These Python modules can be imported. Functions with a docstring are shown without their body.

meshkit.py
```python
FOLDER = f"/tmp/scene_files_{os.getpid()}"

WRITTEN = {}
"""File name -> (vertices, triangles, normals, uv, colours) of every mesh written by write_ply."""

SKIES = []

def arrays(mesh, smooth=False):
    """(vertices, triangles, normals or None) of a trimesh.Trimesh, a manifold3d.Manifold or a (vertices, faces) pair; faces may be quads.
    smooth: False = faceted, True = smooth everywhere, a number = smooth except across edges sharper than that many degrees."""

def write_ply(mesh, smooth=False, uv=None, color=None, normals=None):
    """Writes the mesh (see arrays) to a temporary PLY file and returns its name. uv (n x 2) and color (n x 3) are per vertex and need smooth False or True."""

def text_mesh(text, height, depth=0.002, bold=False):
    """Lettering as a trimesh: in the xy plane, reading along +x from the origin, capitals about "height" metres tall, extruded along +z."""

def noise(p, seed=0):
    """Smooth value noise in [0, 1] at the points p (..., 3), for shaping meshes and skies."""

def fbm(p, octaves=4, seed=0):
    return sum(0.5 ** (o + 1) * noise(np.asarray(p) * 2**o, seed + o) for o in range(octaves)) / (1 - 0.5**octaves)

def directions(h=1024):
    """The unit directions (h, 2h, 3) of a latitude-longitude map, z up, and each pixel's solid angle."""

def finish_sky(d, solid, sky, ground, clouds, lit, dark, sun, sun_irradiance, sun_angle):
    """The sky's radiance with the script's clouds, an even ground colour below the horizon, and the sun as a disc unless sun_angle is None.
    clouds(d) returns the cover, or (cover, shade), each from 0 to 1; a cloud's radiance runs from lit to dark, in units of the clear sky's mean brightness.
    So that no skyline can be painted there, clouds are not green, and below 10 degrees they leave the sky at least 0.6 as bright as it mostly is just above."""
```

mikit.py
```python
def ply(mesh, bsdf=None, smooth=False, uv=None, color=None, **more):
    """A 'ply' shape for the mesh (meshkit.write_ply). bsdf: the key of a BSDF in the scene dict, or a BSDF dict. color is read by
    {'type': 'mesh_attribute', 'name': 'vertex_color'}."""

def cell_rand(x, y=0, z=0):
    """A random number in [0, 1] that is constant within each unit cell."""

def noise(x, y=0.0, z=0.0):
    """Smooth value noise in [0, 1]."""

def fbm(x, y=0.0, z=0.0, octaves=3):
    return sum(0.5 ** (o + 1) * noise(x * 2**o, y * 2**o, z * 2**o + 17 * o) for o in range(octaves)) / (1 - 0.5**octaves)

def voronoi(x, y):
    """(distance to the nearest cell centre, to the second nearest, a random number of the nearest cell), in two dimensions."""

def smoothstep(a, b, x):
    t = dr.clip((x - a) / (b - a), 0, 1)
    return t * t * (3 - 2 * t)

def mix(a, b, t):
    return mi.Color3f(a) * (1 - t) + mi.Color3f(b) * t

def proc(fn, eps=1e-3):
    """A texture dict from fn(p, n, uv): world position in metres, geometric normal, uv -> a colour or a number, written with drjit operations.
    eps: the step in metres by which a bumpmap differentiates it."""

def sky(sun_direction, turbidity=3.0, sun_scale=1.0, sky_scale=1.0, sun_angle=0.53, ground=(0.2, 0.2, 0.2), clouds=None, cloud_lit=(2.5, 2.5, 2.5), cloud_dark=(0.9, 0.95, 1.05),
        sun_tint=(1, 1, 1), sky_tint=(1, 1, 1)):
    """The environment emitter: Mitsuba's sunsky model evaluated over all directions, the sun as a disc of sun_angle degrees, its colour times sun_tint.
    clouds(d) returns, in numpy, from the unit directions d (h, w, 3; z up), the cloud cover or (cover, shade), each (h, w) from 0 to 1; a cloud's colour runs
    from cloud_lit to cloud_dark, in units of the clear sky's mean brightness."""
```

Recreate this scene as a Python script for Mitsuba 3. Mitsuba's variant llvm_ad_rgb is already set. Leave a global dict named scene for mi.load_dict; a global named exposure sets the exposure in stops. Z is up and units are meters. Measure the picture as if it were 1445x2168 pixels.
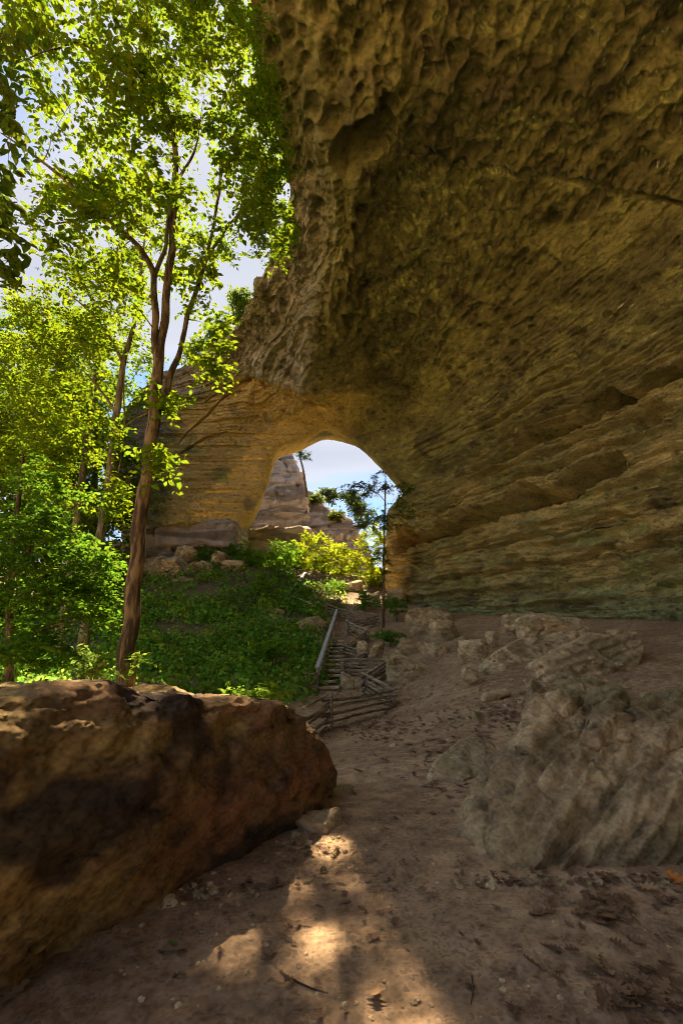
import math, random
import numpy as np, trimesh, manifold3d as m3
import mitsuba as mi, drjit as dr
import mikit, meshkit
from scipy.interpolate import PchipInterpolator, RBFInterpolator
from scipy.spatial import cKDTree
T = mi.ScalarTransform4f
scene, labels = {}, {}
random.seed(7)
R = np.random.default_rng(11)

# ------------------------------------------------------------------ camera, sky, exposure
EYE, PITCH, FOC = np.array([0., 0., 1.6]), math.radians(13.4), 1032.0      # FOC: focal length in photograph pixels (1445 wide)
cp, sp = math.cos(PITCH), math.sin(PITCH)
scene['camera'] = {'type': 'perspective', 'fov_axis': 'x', 'fov': 2 * math.degrees(math.atan(722.5 / FOC)), 'near_clip': 0.05, 'far_clip': 3000.0,
                   'to_world': T().look_at(origin=EYE.tolist(), target=(EYE + [0, cp, sp]).tolist(), up=[0, 0, 1])}
SUN_AZ, SUN_EL = math.radians(-10.0), math.radians(53.0)
SUN = np.array([math.sin(SUN_AZ) * math.cos(SUN_EL), math.cos(SUN_AZ) * math.cos(SUN_EL), math.sin(SUN_EL)])


def cloud_cover(d):
    q = d / np.maximum(d[..., 2:3] + 0.25, 0.05)
    a = meshkit.fbm(q * np.array([1.5, 3.6, 1.0]) + 4.3, 5, 5)
    return np.clip((a - 0.40) * 4.4, 0, 0.8), np.clip((a - 0.55) * 2, 0, 0.6)


scene['sky'] = mikit.sky(SUN.tolist(), turbidity=3, sun_tint=(1, .95, .84), sky_scale=.30, sky_tint=(.86, .96, 1.08), clouds=cloud_cover, cloud_lit=(1.7, 1.62, 1.6), cloud_dark=(1.0, 1.02, 1.12))
exposure = 4.25


def at(px, py, Y):
    """The point of the place at distance Y ahead that shows at pixel (px, py) of the photograph."""
    u, v = (np.asarray(px, float) - 722.5) / FOC, (1084.0 - np.asarray(py, float)) / FOC
    t = np.asarray(Y, float) / (cp - v * sp)
    return np.stack([u * t, (cp - v * sp) * t, EYE[2] + (v * cp + sp) * t], -1)


def sstep(a, b, x):
    t = np.clip((x - a) / (b - a), 0, 1)
    return t * t * (3 - 2 * t)


# ------------------------------------------------------------------ materials
P_, fb, ns, mixc, ss = mikit.proc, mikit.fbm, mikit.noise, mikit.mix, mikit.smoothstep


def rockbsdf(color_fn, bump_fn, scale, rough=0.92):
    return {'type': 'twosided', 'bsdf': {'type': 'bumpmap', 'arbitrary': P_(bump_fn, 0.012), 'scale': scale,
            'bsdf': {'type': 'principled', 'base_color': P_(color_fn), 'roughness': rough, 'specular': 0.25}}}


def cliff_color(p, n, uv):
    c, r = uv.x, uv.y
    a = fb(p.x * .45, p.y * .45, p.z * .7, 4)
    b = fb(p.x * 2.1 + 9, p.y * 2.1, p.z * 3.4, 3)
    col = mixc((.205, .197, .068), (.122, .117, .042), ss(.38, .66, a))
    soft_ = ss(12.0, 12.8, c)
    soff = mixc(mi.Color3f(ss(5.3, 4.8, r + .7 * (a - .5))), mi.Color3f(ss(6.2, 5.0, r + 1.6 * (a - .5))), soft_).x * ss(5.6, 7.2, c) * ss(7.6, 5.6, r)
    col = mixc(col, mixc((.47, .345, .115), (.33, .25, .095), ss(.4, .65, b)), soff * ss(.28, .48, fb(p.x * .4, p.y * .4, p.z * .5 + 4, 3) + .1))  # soffit and pier ochre: rock tone plus warm bounced light put into the colour
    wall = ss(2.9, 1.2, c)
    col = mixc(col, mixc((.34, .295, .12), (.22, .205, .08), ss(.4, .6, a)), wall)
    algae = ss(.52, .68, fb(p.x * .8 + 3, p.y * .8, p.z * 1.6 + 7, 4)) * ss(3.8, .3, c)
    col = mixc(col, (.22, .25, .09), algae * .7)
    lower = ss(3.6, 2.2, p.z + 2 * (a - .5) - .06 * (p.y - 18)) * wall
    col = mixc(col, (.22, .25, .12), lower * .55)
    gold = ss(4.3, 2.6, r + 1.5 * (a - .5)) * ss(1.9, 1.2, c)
    col = mixc(col, (.50, .34, .10), gold * .8)  # wall end: orange light from beyond the arch painted into the rock colour
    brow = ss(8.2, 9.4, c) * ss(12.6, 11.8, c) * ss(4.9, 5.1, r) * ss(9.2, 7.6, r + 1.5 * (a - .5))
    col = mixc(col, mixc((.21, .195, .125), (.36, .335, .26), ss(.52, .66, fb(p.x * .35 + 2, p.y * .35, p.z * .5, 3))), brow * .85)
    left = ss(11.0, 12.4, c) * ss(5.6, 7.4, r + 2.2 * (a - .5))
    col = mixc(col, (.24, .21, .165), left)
    dark = ss(.58, .76, fb(p.x * .9 + 31, p.y * .9, p.z * .6, 4))
    col = mixc(col, (.085, .07, .045), dark * .6)
    e = fb(p.x * 6.5, p.y * 6.5, p.z * 8.5 + 2, 3)
    col = mixc(col, (.065, .055, .03), ss(.57, .70, e) * .65)
    return col * dr.clip(1.05 + 1.3 * (b - .5) + 1.5 * (e - .5), .25, 2)


def cliff_bump(p, n, uv):
    s = p.z + .3 * ns(p.x * .5, p.y * .5, p.z * .5)
    return .8 * fb(p.x * 5, p.y * 5, p.z * 5, 4) + .5 * fb(p.x * 1.3, p.y * 1.3, s * 8, 3)


def boulder_color(c1, c2, c3):
    def fn(p, n, uv):
        a = fb(p.x * 2.2 + 5, p.y * 2.2, p.z * 2.2, 4)
        b = fb(p.x * 9, p.y * 9, p.z * 9 + 3, 3)
        col = mixc(c1, c2, ss(.36, .64, a))
        g = fb(p.x * 45, p.y * 45, p.z * 45 + 3, 3)
        col = mixc(col, c3, ss(.54, .64, fb(p.x * 1.3 + 1, p.y * 1.3 + 8, p.z * 1.6, 4)) * .85)
        vein = ss(.03, .0, dr.abs(fb(p.x * 2.3 + 4, p.y * 2.3, p.z * 3.5 + 8, 3) - .5))
        return mixc(col, c3, vein * .25) * dr.clip(1.0 + 1.3 * (b - .5) + 1.1 * (g - .5), .2, 2)
    return fn


def boulder_left_color(p, n, uv):
    a = fb(p.x * 1.6 + 5, p.y * 1.6, p.z * 2.0, 5)
    b = fb(p.x * 8, p.y * 8, p.z * 8 + 3, 4)
    g = fb(p.x * 45, p.y * 45, p.z * 45 + 3, 3)
    e = ss(-1.6, -.5, p.x - .45 * (p.z - .5) + .5 * (a - .5))  # black stain grows towards lower right, carrying the overhang shade in the colour
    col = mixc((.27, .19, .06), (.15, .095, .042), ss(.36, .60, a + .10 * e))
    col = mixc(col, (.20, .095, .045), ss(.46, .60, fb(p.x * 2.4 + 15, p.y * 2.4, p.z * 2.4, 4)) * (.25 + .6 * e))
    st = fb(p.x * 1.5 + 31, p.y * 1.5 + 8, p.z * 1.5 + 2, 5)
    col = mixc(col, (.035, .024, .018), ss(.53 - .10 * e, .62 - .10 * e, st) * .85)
    return col * dr.clip(1.0 + 1.6 * (b - .5) + 1.3 * (g - .5), .2, 2)


def boulder_bump(p, n, uv):
    return fb(p.x * 14, p.y * 14, p.z * 14, 4) + .6 * fb(p.x * 3, p.y * 3, p.z * 9, 3)


def far_color(p, n, uv):
    s = p.z + .9 * ns(p.x * .25, p.y * .25, p.z * .2)
    a = fb(p.x * .3, p.y * .3, s * 1.6, 4)
    col = mixc((.42, .36, .29), (.20, .17, .14), ss(.42, .62, a))
    return col * (.7 + .6 * fb(p.x * 2, p.y * 2, p.z * 2, 3))


def ground_color(p, n, uv):
    a = fb(p.x * .9, p.y * .9, 0, 4)
    b = fb(p.x * 9, p.y * 9, 3, 4)
    g = ns(p.x * 70, p.y * 70, p.z * 30)
    col = mixc((.36, .245, .145), (.28, .185, .11), ss(.35, .65, a))
    g2 = fb(p.x * 34, p.y * 34, p.z * 20, 3)
    col = col * dr.clip(1.0 + 1.1 * (b - .5) + .35 * (g - .5) + 1.1 * (g2 - .5), .2, 2)
    col = mixc(col, (.10, .065, .04), ss(.60, .68, g2) * .55)
    soil = mixc((.075, .058, .036), (.11, .085, .045), b)
    hill = ss(-1.2, -2.6, p.x + .08 * (p.y - 14) * 0 + 1.2 * (a - .5)) * ss(7.0, 9.5, p.y)
    far = ss(33., 35., p.y + 3 * (a - .5)) * ss(39.5, 38., p.y)
    return mixc(col, soil, dr.maximum(hill, far) * .85)


def ground_bump(p, n, uv):
    return fb(p.x * 26, p.y * 26, p.z * 8, 3) + 1.5 * fb(p.x * 6, p.y * 6, p.z * 3 + 2, 3)


def bark_color(c1, c2):
    def fn(p, n, uv):
        a = fb(p.x * 16, p.y * 16, p.z * 2.6, 4)
        b = fb(p.x * 3, p.y * 3, p.z * .8 + 6, 3)
        return mixc(c1, c2, ss(.35, .62, a)) * (.7 + .6 * b)
    return fn


def bark_bump(p, n, uv):
    return fb(p.x * 22, p.y * 22, p.z * 3.2, 3)


def wood_color(p, n, uv):
    a = fb(p.x * 7, p.y * 3, p.z * 24, 4)
    b = ns(p.x * .9, p.y * .9, p.z * 4)
    return mixc((.36, .295, .195), (.16, .125, .08), ss(.35, .65, a)) * (.7 + .6 * b)


def wood_bump(p, n, uv):
    return fb(p.x * 9, p.y * 5, p.z * 45, 3)


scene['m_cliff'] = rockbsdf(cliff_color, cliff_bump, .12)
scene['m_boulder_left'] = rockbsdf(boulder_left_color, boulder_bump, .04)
scene['m_boulder'] = rockbsdf(boulder_color((.50, .385, .22), (.36, .27, .15), (.24, .19, .095)), boulder_bump, .03)
scene['m_boulder_right'] = rockbsdf(boulder_color((.38, .285, .15), (.235, .17, .09), (.16, .125, .06)), boulder_bump, .04)
scene['m_far'] = rockbsdf(far_color, cliff_bump, .15)
scene['m_ground'] = rockbsdf(ground_color, ground_bump, .022, .95)
scene['m_bark'] = rockbsdf(bark_color((.19, .135, .06), (.05, .037, .02)), bark_bump, .012)
scene['m_bark_grey'] = rockbsdf(bark_color((.22, .18, .10), (.10, .085, .05)), bark_bump, .010)
scene['m_wood'] = rockbsdf(wood_color, wood_bump, .006, .85)
def tread_color(p, n, uv):
    return wood_color(p, n, uv) * 1.75


scene['m_tread'] = rockbsdf(tread_color, wood_bump, .006, .85)
scene['m_rail'] = {'type': 'principled', 'base_color': {'type': 'rgb', 'value': [.34, .33, .34]}, 'roughness': .55, 'specular': .5}
scene['m_rail'] = {'type': 'twosided', 'bsdf': scene['m_rail']}
scene['m_leaf'] = {'type': 'principledthin', 'base_color': {'type': 'mesh_attribute', 'name': 'vertex_color'}, 'roughness': .5, 'spec_trans': 0.0, 'diff_trans': 1.25, 'eta': 1.35}
scene['m_litter'] = {'type': 'twosided', 'bsdf': {'type': 'principled', 'base_color': {'type': 'mesh_attribute', 'name': 'vertex_color'}, 'roughness': .8, 'specular': .2}}


# ------------------------------------------------------------------ helpers
def numbered(name):
    k, i = name, 0
    while k in labels or k in scene or any(s.startswith(k + '__') for s in scene):
        i += 1
        k = f'{name}_{i:03d}'
    return k


used = {}


def key(name):
    i = used.get(name, -1) + 1
    used[name] = i
    return name if i == 0 else f'{name}_{i:03d}'


def thing(name, label, cat, group=None, kind=None):
    k = key(name)
    labels[k] = {'label': label}
    if cat:
        labels[k]['category'] = cat
    if group:
        labels[k]['group'] = group
    if kind:
        labels[k]['kind'] = kind
    return k


def part(t, name, mesh, bsdf, smooth=False, stuff=False, label=None, **kw):
    k = key(f'{t}__{name}')
    scene[k] = mikit.ply(mesh, bsdf, smooth=smooth, **kw)
    if stuff or label:
        labels[k] = {}
        if stuff:
            labels[k]['kind'] = 'stuff'
        if label:
            labels[k]['label'] = label
    return k


def whole(name, mesh, bsdf, label, cat, smooth=False, group=None, kind=None, **kw):
    k = thing(name, label, cat, group, kind)
    scene[k] = mikit.ply(mesh, bsdf, smooth=smooth, **kw)
    return k


def grid_faces(a, b, closed=False):
    i, j = np.meshgrid(np.arange(a - 1), np.arange(b if closed else b - 1), indexing='ij')
    j2 = (j + 1) % b
    q = np.stack([i * b + j, (i + 1) * b + j, (i + 1) * b + j2, i * b + j2], -1).reshape(-1, 4)
    return np.vstack([q[:, [0, 1, 2]], q[:, [0, 2, 3]]])


def tube(pts, rad, n=8, cap=True):
    pts, rad = np.asarray(pts, float), np.asarray(rad, float)
    d = np.gradient(pts, axis=0)
    d /= np.linalg.norm(d, axis=1, keepdims=True) + 1e-9
    ref = np.array([1, 0, 0]) if abs(d[:, 0]).mean() < .8 else np.array([0, 0, 1.])
    a = np.cross(d, ref)
    a /= np.linalg.norm(a, axis=1, keepdims=True) + 1e-9
    b = np.cross(d, a)
    th = np.arange(n) * 2 * np.pi / n
    v = pts[:, None] + rad[:, None, None] * (np.cos(th)[None, :, None] * a[:, None] + np.sin(th)[None, :, None] * b[:, None])
    v, f = v.reshape(-1, 3), grid_faces(len(pts), n, True)
    if cap:
        m = len(v)
        v = np.vstack([v, pts[:1], pts[-1:]])
        i = np.arange(n)
        f = np.vstack([f, np.stack([i, (i + 1) % n, i * 0 + m], 1), np.stack([(len(pts) - 1) * n + (i + 1) % n, (len(pts) - 1) * n + i, i * 0 + m + 1], 1)])
    return v, f


def join(ms):
    vs, fs, at_ = [], [], 0
    for v, f in ms:
        vs.append(v); fs.append(np.asarray(f) + at_); at_ += len(v)
    return np.vstack(vs), np.vstack(fs)


def spline(pts, n):
    pts = np.asarray(pts, float)
    s = np.r_[0, np.cumsum(np.linalg.norm(np.diff(pts, axis=0), axis=1))]
    return PchipInterpolator(s, pts, axis=0)(np.linspace(0, s[-1], n))


# ------------------------------------------------------------------ ground
FJ = [  # zigzag fence joints: pixel of the joint's top, distance
    (648, 1500, 11.2), (690, 1474, 12.6), (826, 1456, 16.0), (771, 1427, 17.4), (818, 1396, 18.8), (731, 1396, 19.6), (773, 1379, 21.2), (727, 1367, 22.4),
    (774, 1333, 24.3), (737, 1315, 25.8), (795, 1302, 28.0), (745, 1292, 29.3), (694, 1277, 30.4), (716, 1269, 31.6), (661, 1263, 32.6), (682, 1247, 34.4)]
FH = [.86, .86, .80, .66, .66, .62, .60, .60, .62, .66, .70, .70, .70, .66, .70, .7]
gp = [(0, 0, 0), (-2.5, 0, 0), (3, 0, .05), (0, -8, 0), (-12, -8, -1), (14, -8, .5), (14, 4, .6), (-.4, 4.4, 0), (1.16, 3.74, 0), (2.6, 4.2, .04), (-1.5, 2.7, 0), (0, 2, 0), (1.5, 2, 0),
      (-4.2, 9.5, -.7), (-10, 10, -1.4), (-3.5, 5.5, -.3), (-8, 4, -.9), (-20, 20, -.5), (-28, 34, 3), (-30, 10, -2), (-9.5, 20, 0.), (-60, 40, 4), (-60, 0, -2), (-40, 90, 14), (60, 90, 14), (60, 0, 5), (0, 90, 9), (0, -60, 0), (60, -60, 3), (-60, -60, -3),
      (3, 60, 9), (-12, 60, 10), (14, 55, 8), (0, 50, 5.5), (4, 45, 6)]
gp = [np.array(g, float) for g in gp]
for px, py, Y in [(735, 1700, 5.1), (800, 1620, 7), (900, 1560, 9), (1000, 1500, 11), (840, 1514, 15.6), (880, 1500, 15), (760, 1535, 13.5), (640, 1530, 13), (685, 1462, 18), (700, 1400, 22.8), (720, 1322, 30), (700, 1290, 32.2), (720, 1250, 36), (740, 1215, 40),
                  (900, 1290, 33), (1010, 1297, 28.5), (1130, 1305, 24.5), (1300, 1310, 21), (1445, 1315, 18), (1400, 1400, 13), (1200, 1460, 11.5), (1445, 1480, 10), (1000, 1400, 16), (900, 1380, 20), (860, 1440, 17.5), (1050, 1340, 22), (820, 1330, 26),
                  (330, 1440, 16), (320, 1250, 32), (450, 1460, 17), (600, 1440, 19), (625, 1480, 16), (560, 1330, 27), (400, 1210, 36), (500, 1200, 37), (600, 1200, 38), (200, 1260, 34), (640, 1380, 24)]:
    gp.append(at(px, py, Y))
for (px, py, Y), h in zip(FJ, FH):
    gp.append(at(px, py, Y) - [0, 0, h])
gp = np.array(gp)
_rbf = RBFInterpolator(gp[:, :2], gp[:, 2], kernel='linear', smoothing=.06, neighbors=40)


def gz0(x, y):
    x, y = np.broadcast_arrays(np.asarray(x, float), np.asarray(y, float))
    return _rbf(np.stack([x.ravel(), y.ravel()], 1)).reshape(x.shape)


# smooth table of the ground's height, then looked up bilinearly
from scipy.ndimage import gaussian_filter, map_coordinates
_gx, _gy = np.arange(-70, 70.01, .5), np.arange(-60, 100.01, .5)
_gt = gaussian_filter(gz0(*np.meshgrid(_gx, _gy, indexing='ij')), 1.1)


def gz(x, y):
    x, y = np.asarray(x, float), np.asarray(y, float)
    q = np.stack([np.atleast_1d((x + 70) / .5).ravel(), np.atleast_1d((y + 60) / .5).ravel()])
    return map_coordinates(_gt, q, order=1, mode='nearest').reshape(np.broadcast(x, y).shape)


def axis(lo, hi, c, fine, n):
    t = np.linspace(-1, 1, n)
    k = np.sinh(t * 5.2) / np.sinh(5.2)
    return np.where(k < 0, c + k * (c - lo) , c + k * (hi - c)) + fine * t * 0


def ground_mesh():
    xs = axis(-600, 600, .3, 0, 520)
    ys = np.concatenate([-np.geomspace(600, .5, 60), np.linspace(.5, 8, 300), np.geomspace(8.03, 60, 420)[0:], np.geomspace(61, 1500, 40)])
    x, y = np.meshgrid(xs, ys, indexing='ij')
    z = gz(x, y)
    p = np.stack([x, y, 0 * x], -1)
    near = np.exp(-np.hypot(x, y - 4) / 14)
    z += near * (.10 * (meshkit.fbm(p * .9, 4, 3) - .5) + .028 * (meshkit.fbm(p * 6.5, 3, 8) - .5) + .016 * (meshkit.fbm(p * 19, 3, 9) - .5))
    # scuffs and footprints in the soft sand
    for k in range(260):
        cx, cy, a = R.uniform(-2.5, 3.2), R.uniform(1.2, 9), R.uniform(0, 6.28)
        dx, dy = x - cx, y - cy
        sel = (np.abs(dx) < .3) & (np.abs(dy) < .3)
        if sel.any():
            u, w = dx[sel] * math.cos(a) + dy[sel] * math.sin(a), -dx[sel] * math.sin(a) + dy[sel] * math.cos(a)
            e = (u / .13) ** 2 + (w / .05) ** 2
            z[sel] += -.012 * np.exp(-e) + .006 * np.exp(-(np.sqrt(e) - 1.5) ** 2 * 5)
    return (np.stack([x, y, z], -1).reshape(-1, 3), grid_faces(len(xs), len(ys)))


whole('ground', ground_mesh(), 'm_ground', 'trampled brown sand floor of the rock shelter rising to a leafy hillside', 'ground', smooth=True, kind='structure')

# ------------------------------------------------------------------ the cliff: shelter wall, ceiling and arch as one lofted surface
COL = [  # per column from the opening outwards: edge, soffit, crease, three on the shelter's surface, lip (pixel, pixel, distance); then two more in metres
    [(812, 1285, 37), (850, 1300, 35.5), (905, 1310, 32.5), (1010, 1325, 28), (1150, 1332, 24), (1330, 1340, 20.3), (1560, 1350, 16), (15, 8, 1), (15, -8, .5)],
    [(816, 1190, 37), (855, 1175, 35.5), (920, 1160, 32.6), (1020, 1130, 28.2), (1150, 1090, 24.2), (1330, 1030, 20.4), (1560, 950, 16), (15, 7, 6), (15, -8, 5)],
    [(820, 1085, 37), (868, 1062, 35.6), (940, 1035, 32.3), (1045, 987, 28), (1180, 930, 24.2), (1340, 850, 20.4), (1560, 740, 16.2), (14.5, 6.5, 9.5), (14.5, -8, 9)],
    [(879, 1038, 37), (905, 1010, 35.5), (960, 970, 32.5), (1060, 900, 28), (1200, 800, 23.6), (1360, 670, 19.3), (1560, 500, 15.3), (14, 6, 13), (14, -8, 13)],
    [(842, 1012, 37.5), (872, 975, 36), (930, 905, 32.8), (1030, 790, 27.5), (1170, 640, 22), (1340, 460, 17.5), (1560, 250, 13.5), (13, 5, 17), (13, -8, 17)],
    [(792, 966, 38), (822, 922, 36.5), (880, 840, 33), (960, 700, 27), (1080, 500, 20.5), (1220, 280, 15), (1400, 0, 11), (9.5, 4, 20.5), (9.5, -8, 20)],
    [(745, 926, 38.5), (768, 890, 37), (815, 805, 31.5), (880, 640, 25.5), (950, 430, 19), (1030, 200, 13.5), (1120, -100, 10), (5.5, 3, 20.5), (5, -8, 20)],
    [(690, 912, 39), (706, 875, 37), (735, 824, 30), (770, 640, 24), (800, 420, 17.5), (830, 200, 13), (860, -80, 10), (1.5, 3, 20.5), (1, -8, 20)],
    [(662, 923, 39.2), (665, 878, 37.2), (690, 832, 30.6), (710, 680, 24.4), (735, 480, 18), (735, 250, 13.5), (700, -50, 10), (-1, 3, 20.5), (-1.5, -8, 20)],
    [(636, 936, 39.4), (632, 882, 37.4), (650, 833, 31), (655, 710, 25.2), (672, 530, 20), (645, 300, 15), (545, 60, 11.5), (-3.2, 4, 20.8), (-3.5, -8, 21)],
    [(601, 944, 39.5), (590, 886, 37.8), (600, 820, 31.8), (608, 745, 28), (628, 630, 24), (635, 510, 20), (606, 390, 17), None, None],
    [(583, 960, 39.6), (552, 895, 38), (548, 803, 33), (550, 755, 30.3), (562, 705, 28), (566, 655, 25.5), (545, 600, 23.5), None, None],
    [(571, 1000, 39.7), (515, 912, 38.3), (494, 800, 35), (492, 780, 34), (496, 760, 33), (496, 735, 31.6), (482, 712, 30.5), None, None],
    [(557, 1042, 39.7), (485, 965, 38.8), (425, 885, 37.8), (407, 850, 37.4), (396, 825, 37), (386, 800, 36.8), (376, 777, 36.8), None, None],
    [(533, 1084, 39.6), (455, 1042, 38.9), (370, 990, 38.4), (340, 968, 38.2), (312, 948, 38.2), (280, 928, 38.4), (240, 905, 39), None, None],
    [(500, 1113, 39.5), (440, 1110, 38.8), (380, 1106, 38.4), (340, 1103, 38.4), (305, 1100, 38.5), (270, 1097, 38.8), (225, 1092, 39.4), None, None]]
BEY = {10: [(1.2, 5, 3), (4, 18, 6)], 11: [(1, 6, 1.2), (3, 14, 2)], 12: [(.5, 5, .6), (2, 11, 1)], 13: [(.3, 5, .2), (1, 10, .2)], 14: [(.3, 5, 0), (1, 10, 0)], 15: [(.3, 5, -.4), (1, 10, -.4)]}


def control():
    hole = at(700, 1020, 39)
    G = []
    for c, col in enumerate(COL):
        p = [at(*q) for q in col[:7]]
        out = (p[0] - hole) * [1, 0, 1]
        out /= np.linalg.norm(out) + 1e-9
        back = p[0] + np.array([0, 5.0, 0]) + out * 1.2
        back2 = p[0] + np.array([0, 8.5, 0]) + out * 4.0
        step = 7 <= c <= 11
        sb = p[2] * (.8 if step else .5) + p[1] * (.2 if step else .5) + ([0, .6, .9] if step else [0, 0, 0])
        if col[7] is None:
            x = [p[6] + np.array(o, float) for o in BEY[c]]
        else:
            x = [np.array(col[7], float), np.array(col[8], float)]
        G.append([back2, back, p[0], p[1], sb, *p[2:], *x])
    last = [q + np.array([0, 2.6, -.5]) for q in G[-1]]
    G.append(last)
    return np.array(G)        # columns x 12 rings x 3


def cells3(q, seed):
    """distance from q to the nearest jittered cell point in space (cell size 1), and that point's random number"""
    i = np.floor(q).astype(np.int32)
    tab = np.random.default_rng(seed).random((32768, 4), dtype=np.float32)
    best, rnd = np.full(len(q), 9., np.float32), np.zeros(len(q), np.float32)
    for a, b, c in np.ndindex(3, 3, 3):
        k = i + np.array([a - 1, b - 1, c - 1], np.int32)
        t = tab[(k[:, 0] * 7919 + k[:, 1] * 104729 + k[:, 2] * 1299709) & 32767]
        e = (k + t[:, :3] - q).astype(np.float32)
        d = np.einsum('ij,ij->i', e, e)
        m = d < best
        best = np.where(m, d, best)
        rnd = np.where(m, t[:, 3], rnd)
    return np.sqrt(best), rnd


def segdist(c, r, pts):
    """distance in the surface's own (column, ring) coordinates to a polyline, and the fraction along it"""
    best, fr = np.full(c.shape, 1e9), np.zeros(c.shape)
    pts = np.array(pts, float)
    L = np.r_[0, np.cumsum(np.linalg.norm(np.diff(pts, axis=0), axis=1))]
    for i, (a, b) in enumerate(zip(pts[:-1], pts[1:])):
        ab = b - a
        t = np.clip(((c - a[0]) * ab[0] + (r - a[1]) * ab[1]) / (ab @ ab), 0, 1)
        d = np.hypot(c - a[0] - t * ab[0], r - a[1] - t * ab[1])
        m = d < best
        best = np.where(m, d, best)
        fr = np.where(m, (L[i] + t * (L[i + 1] - L[i])) / L[-1], fr)
    return best, fr


def normals(p):
    n = np.cross(np.gradient(p, axis=0), np.gradient(p, axis=1))
    return n / (np.linalg.norm(n, axis=-1, keepdims=True) + 1e-12)


def cliff_surface(nc, nr):
    G = control()
    c = np.concatenate([np.linspace(0, 4, int(nc * .42))[:-1], np.linspace(4, 8, int(nc * .28))[:-1], np.linspace(8, len(G) - 1, int(nc * .30))])
    r = np.concatenate([np.linspace(0, 2, 30)[:-1], np.linspace(2, 9, nr)[:-1], np.linspace(9, 11, 70)])
    p = PchipInterpolator(np.arange(len(G)), G, axis=0)(c)
    p = PchipInterpolator(np.arange(12), p, axis=1)(r)
    C, RR = np.meshgrid(c, r, indexing='ij')
    return p, C, RR


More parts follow.
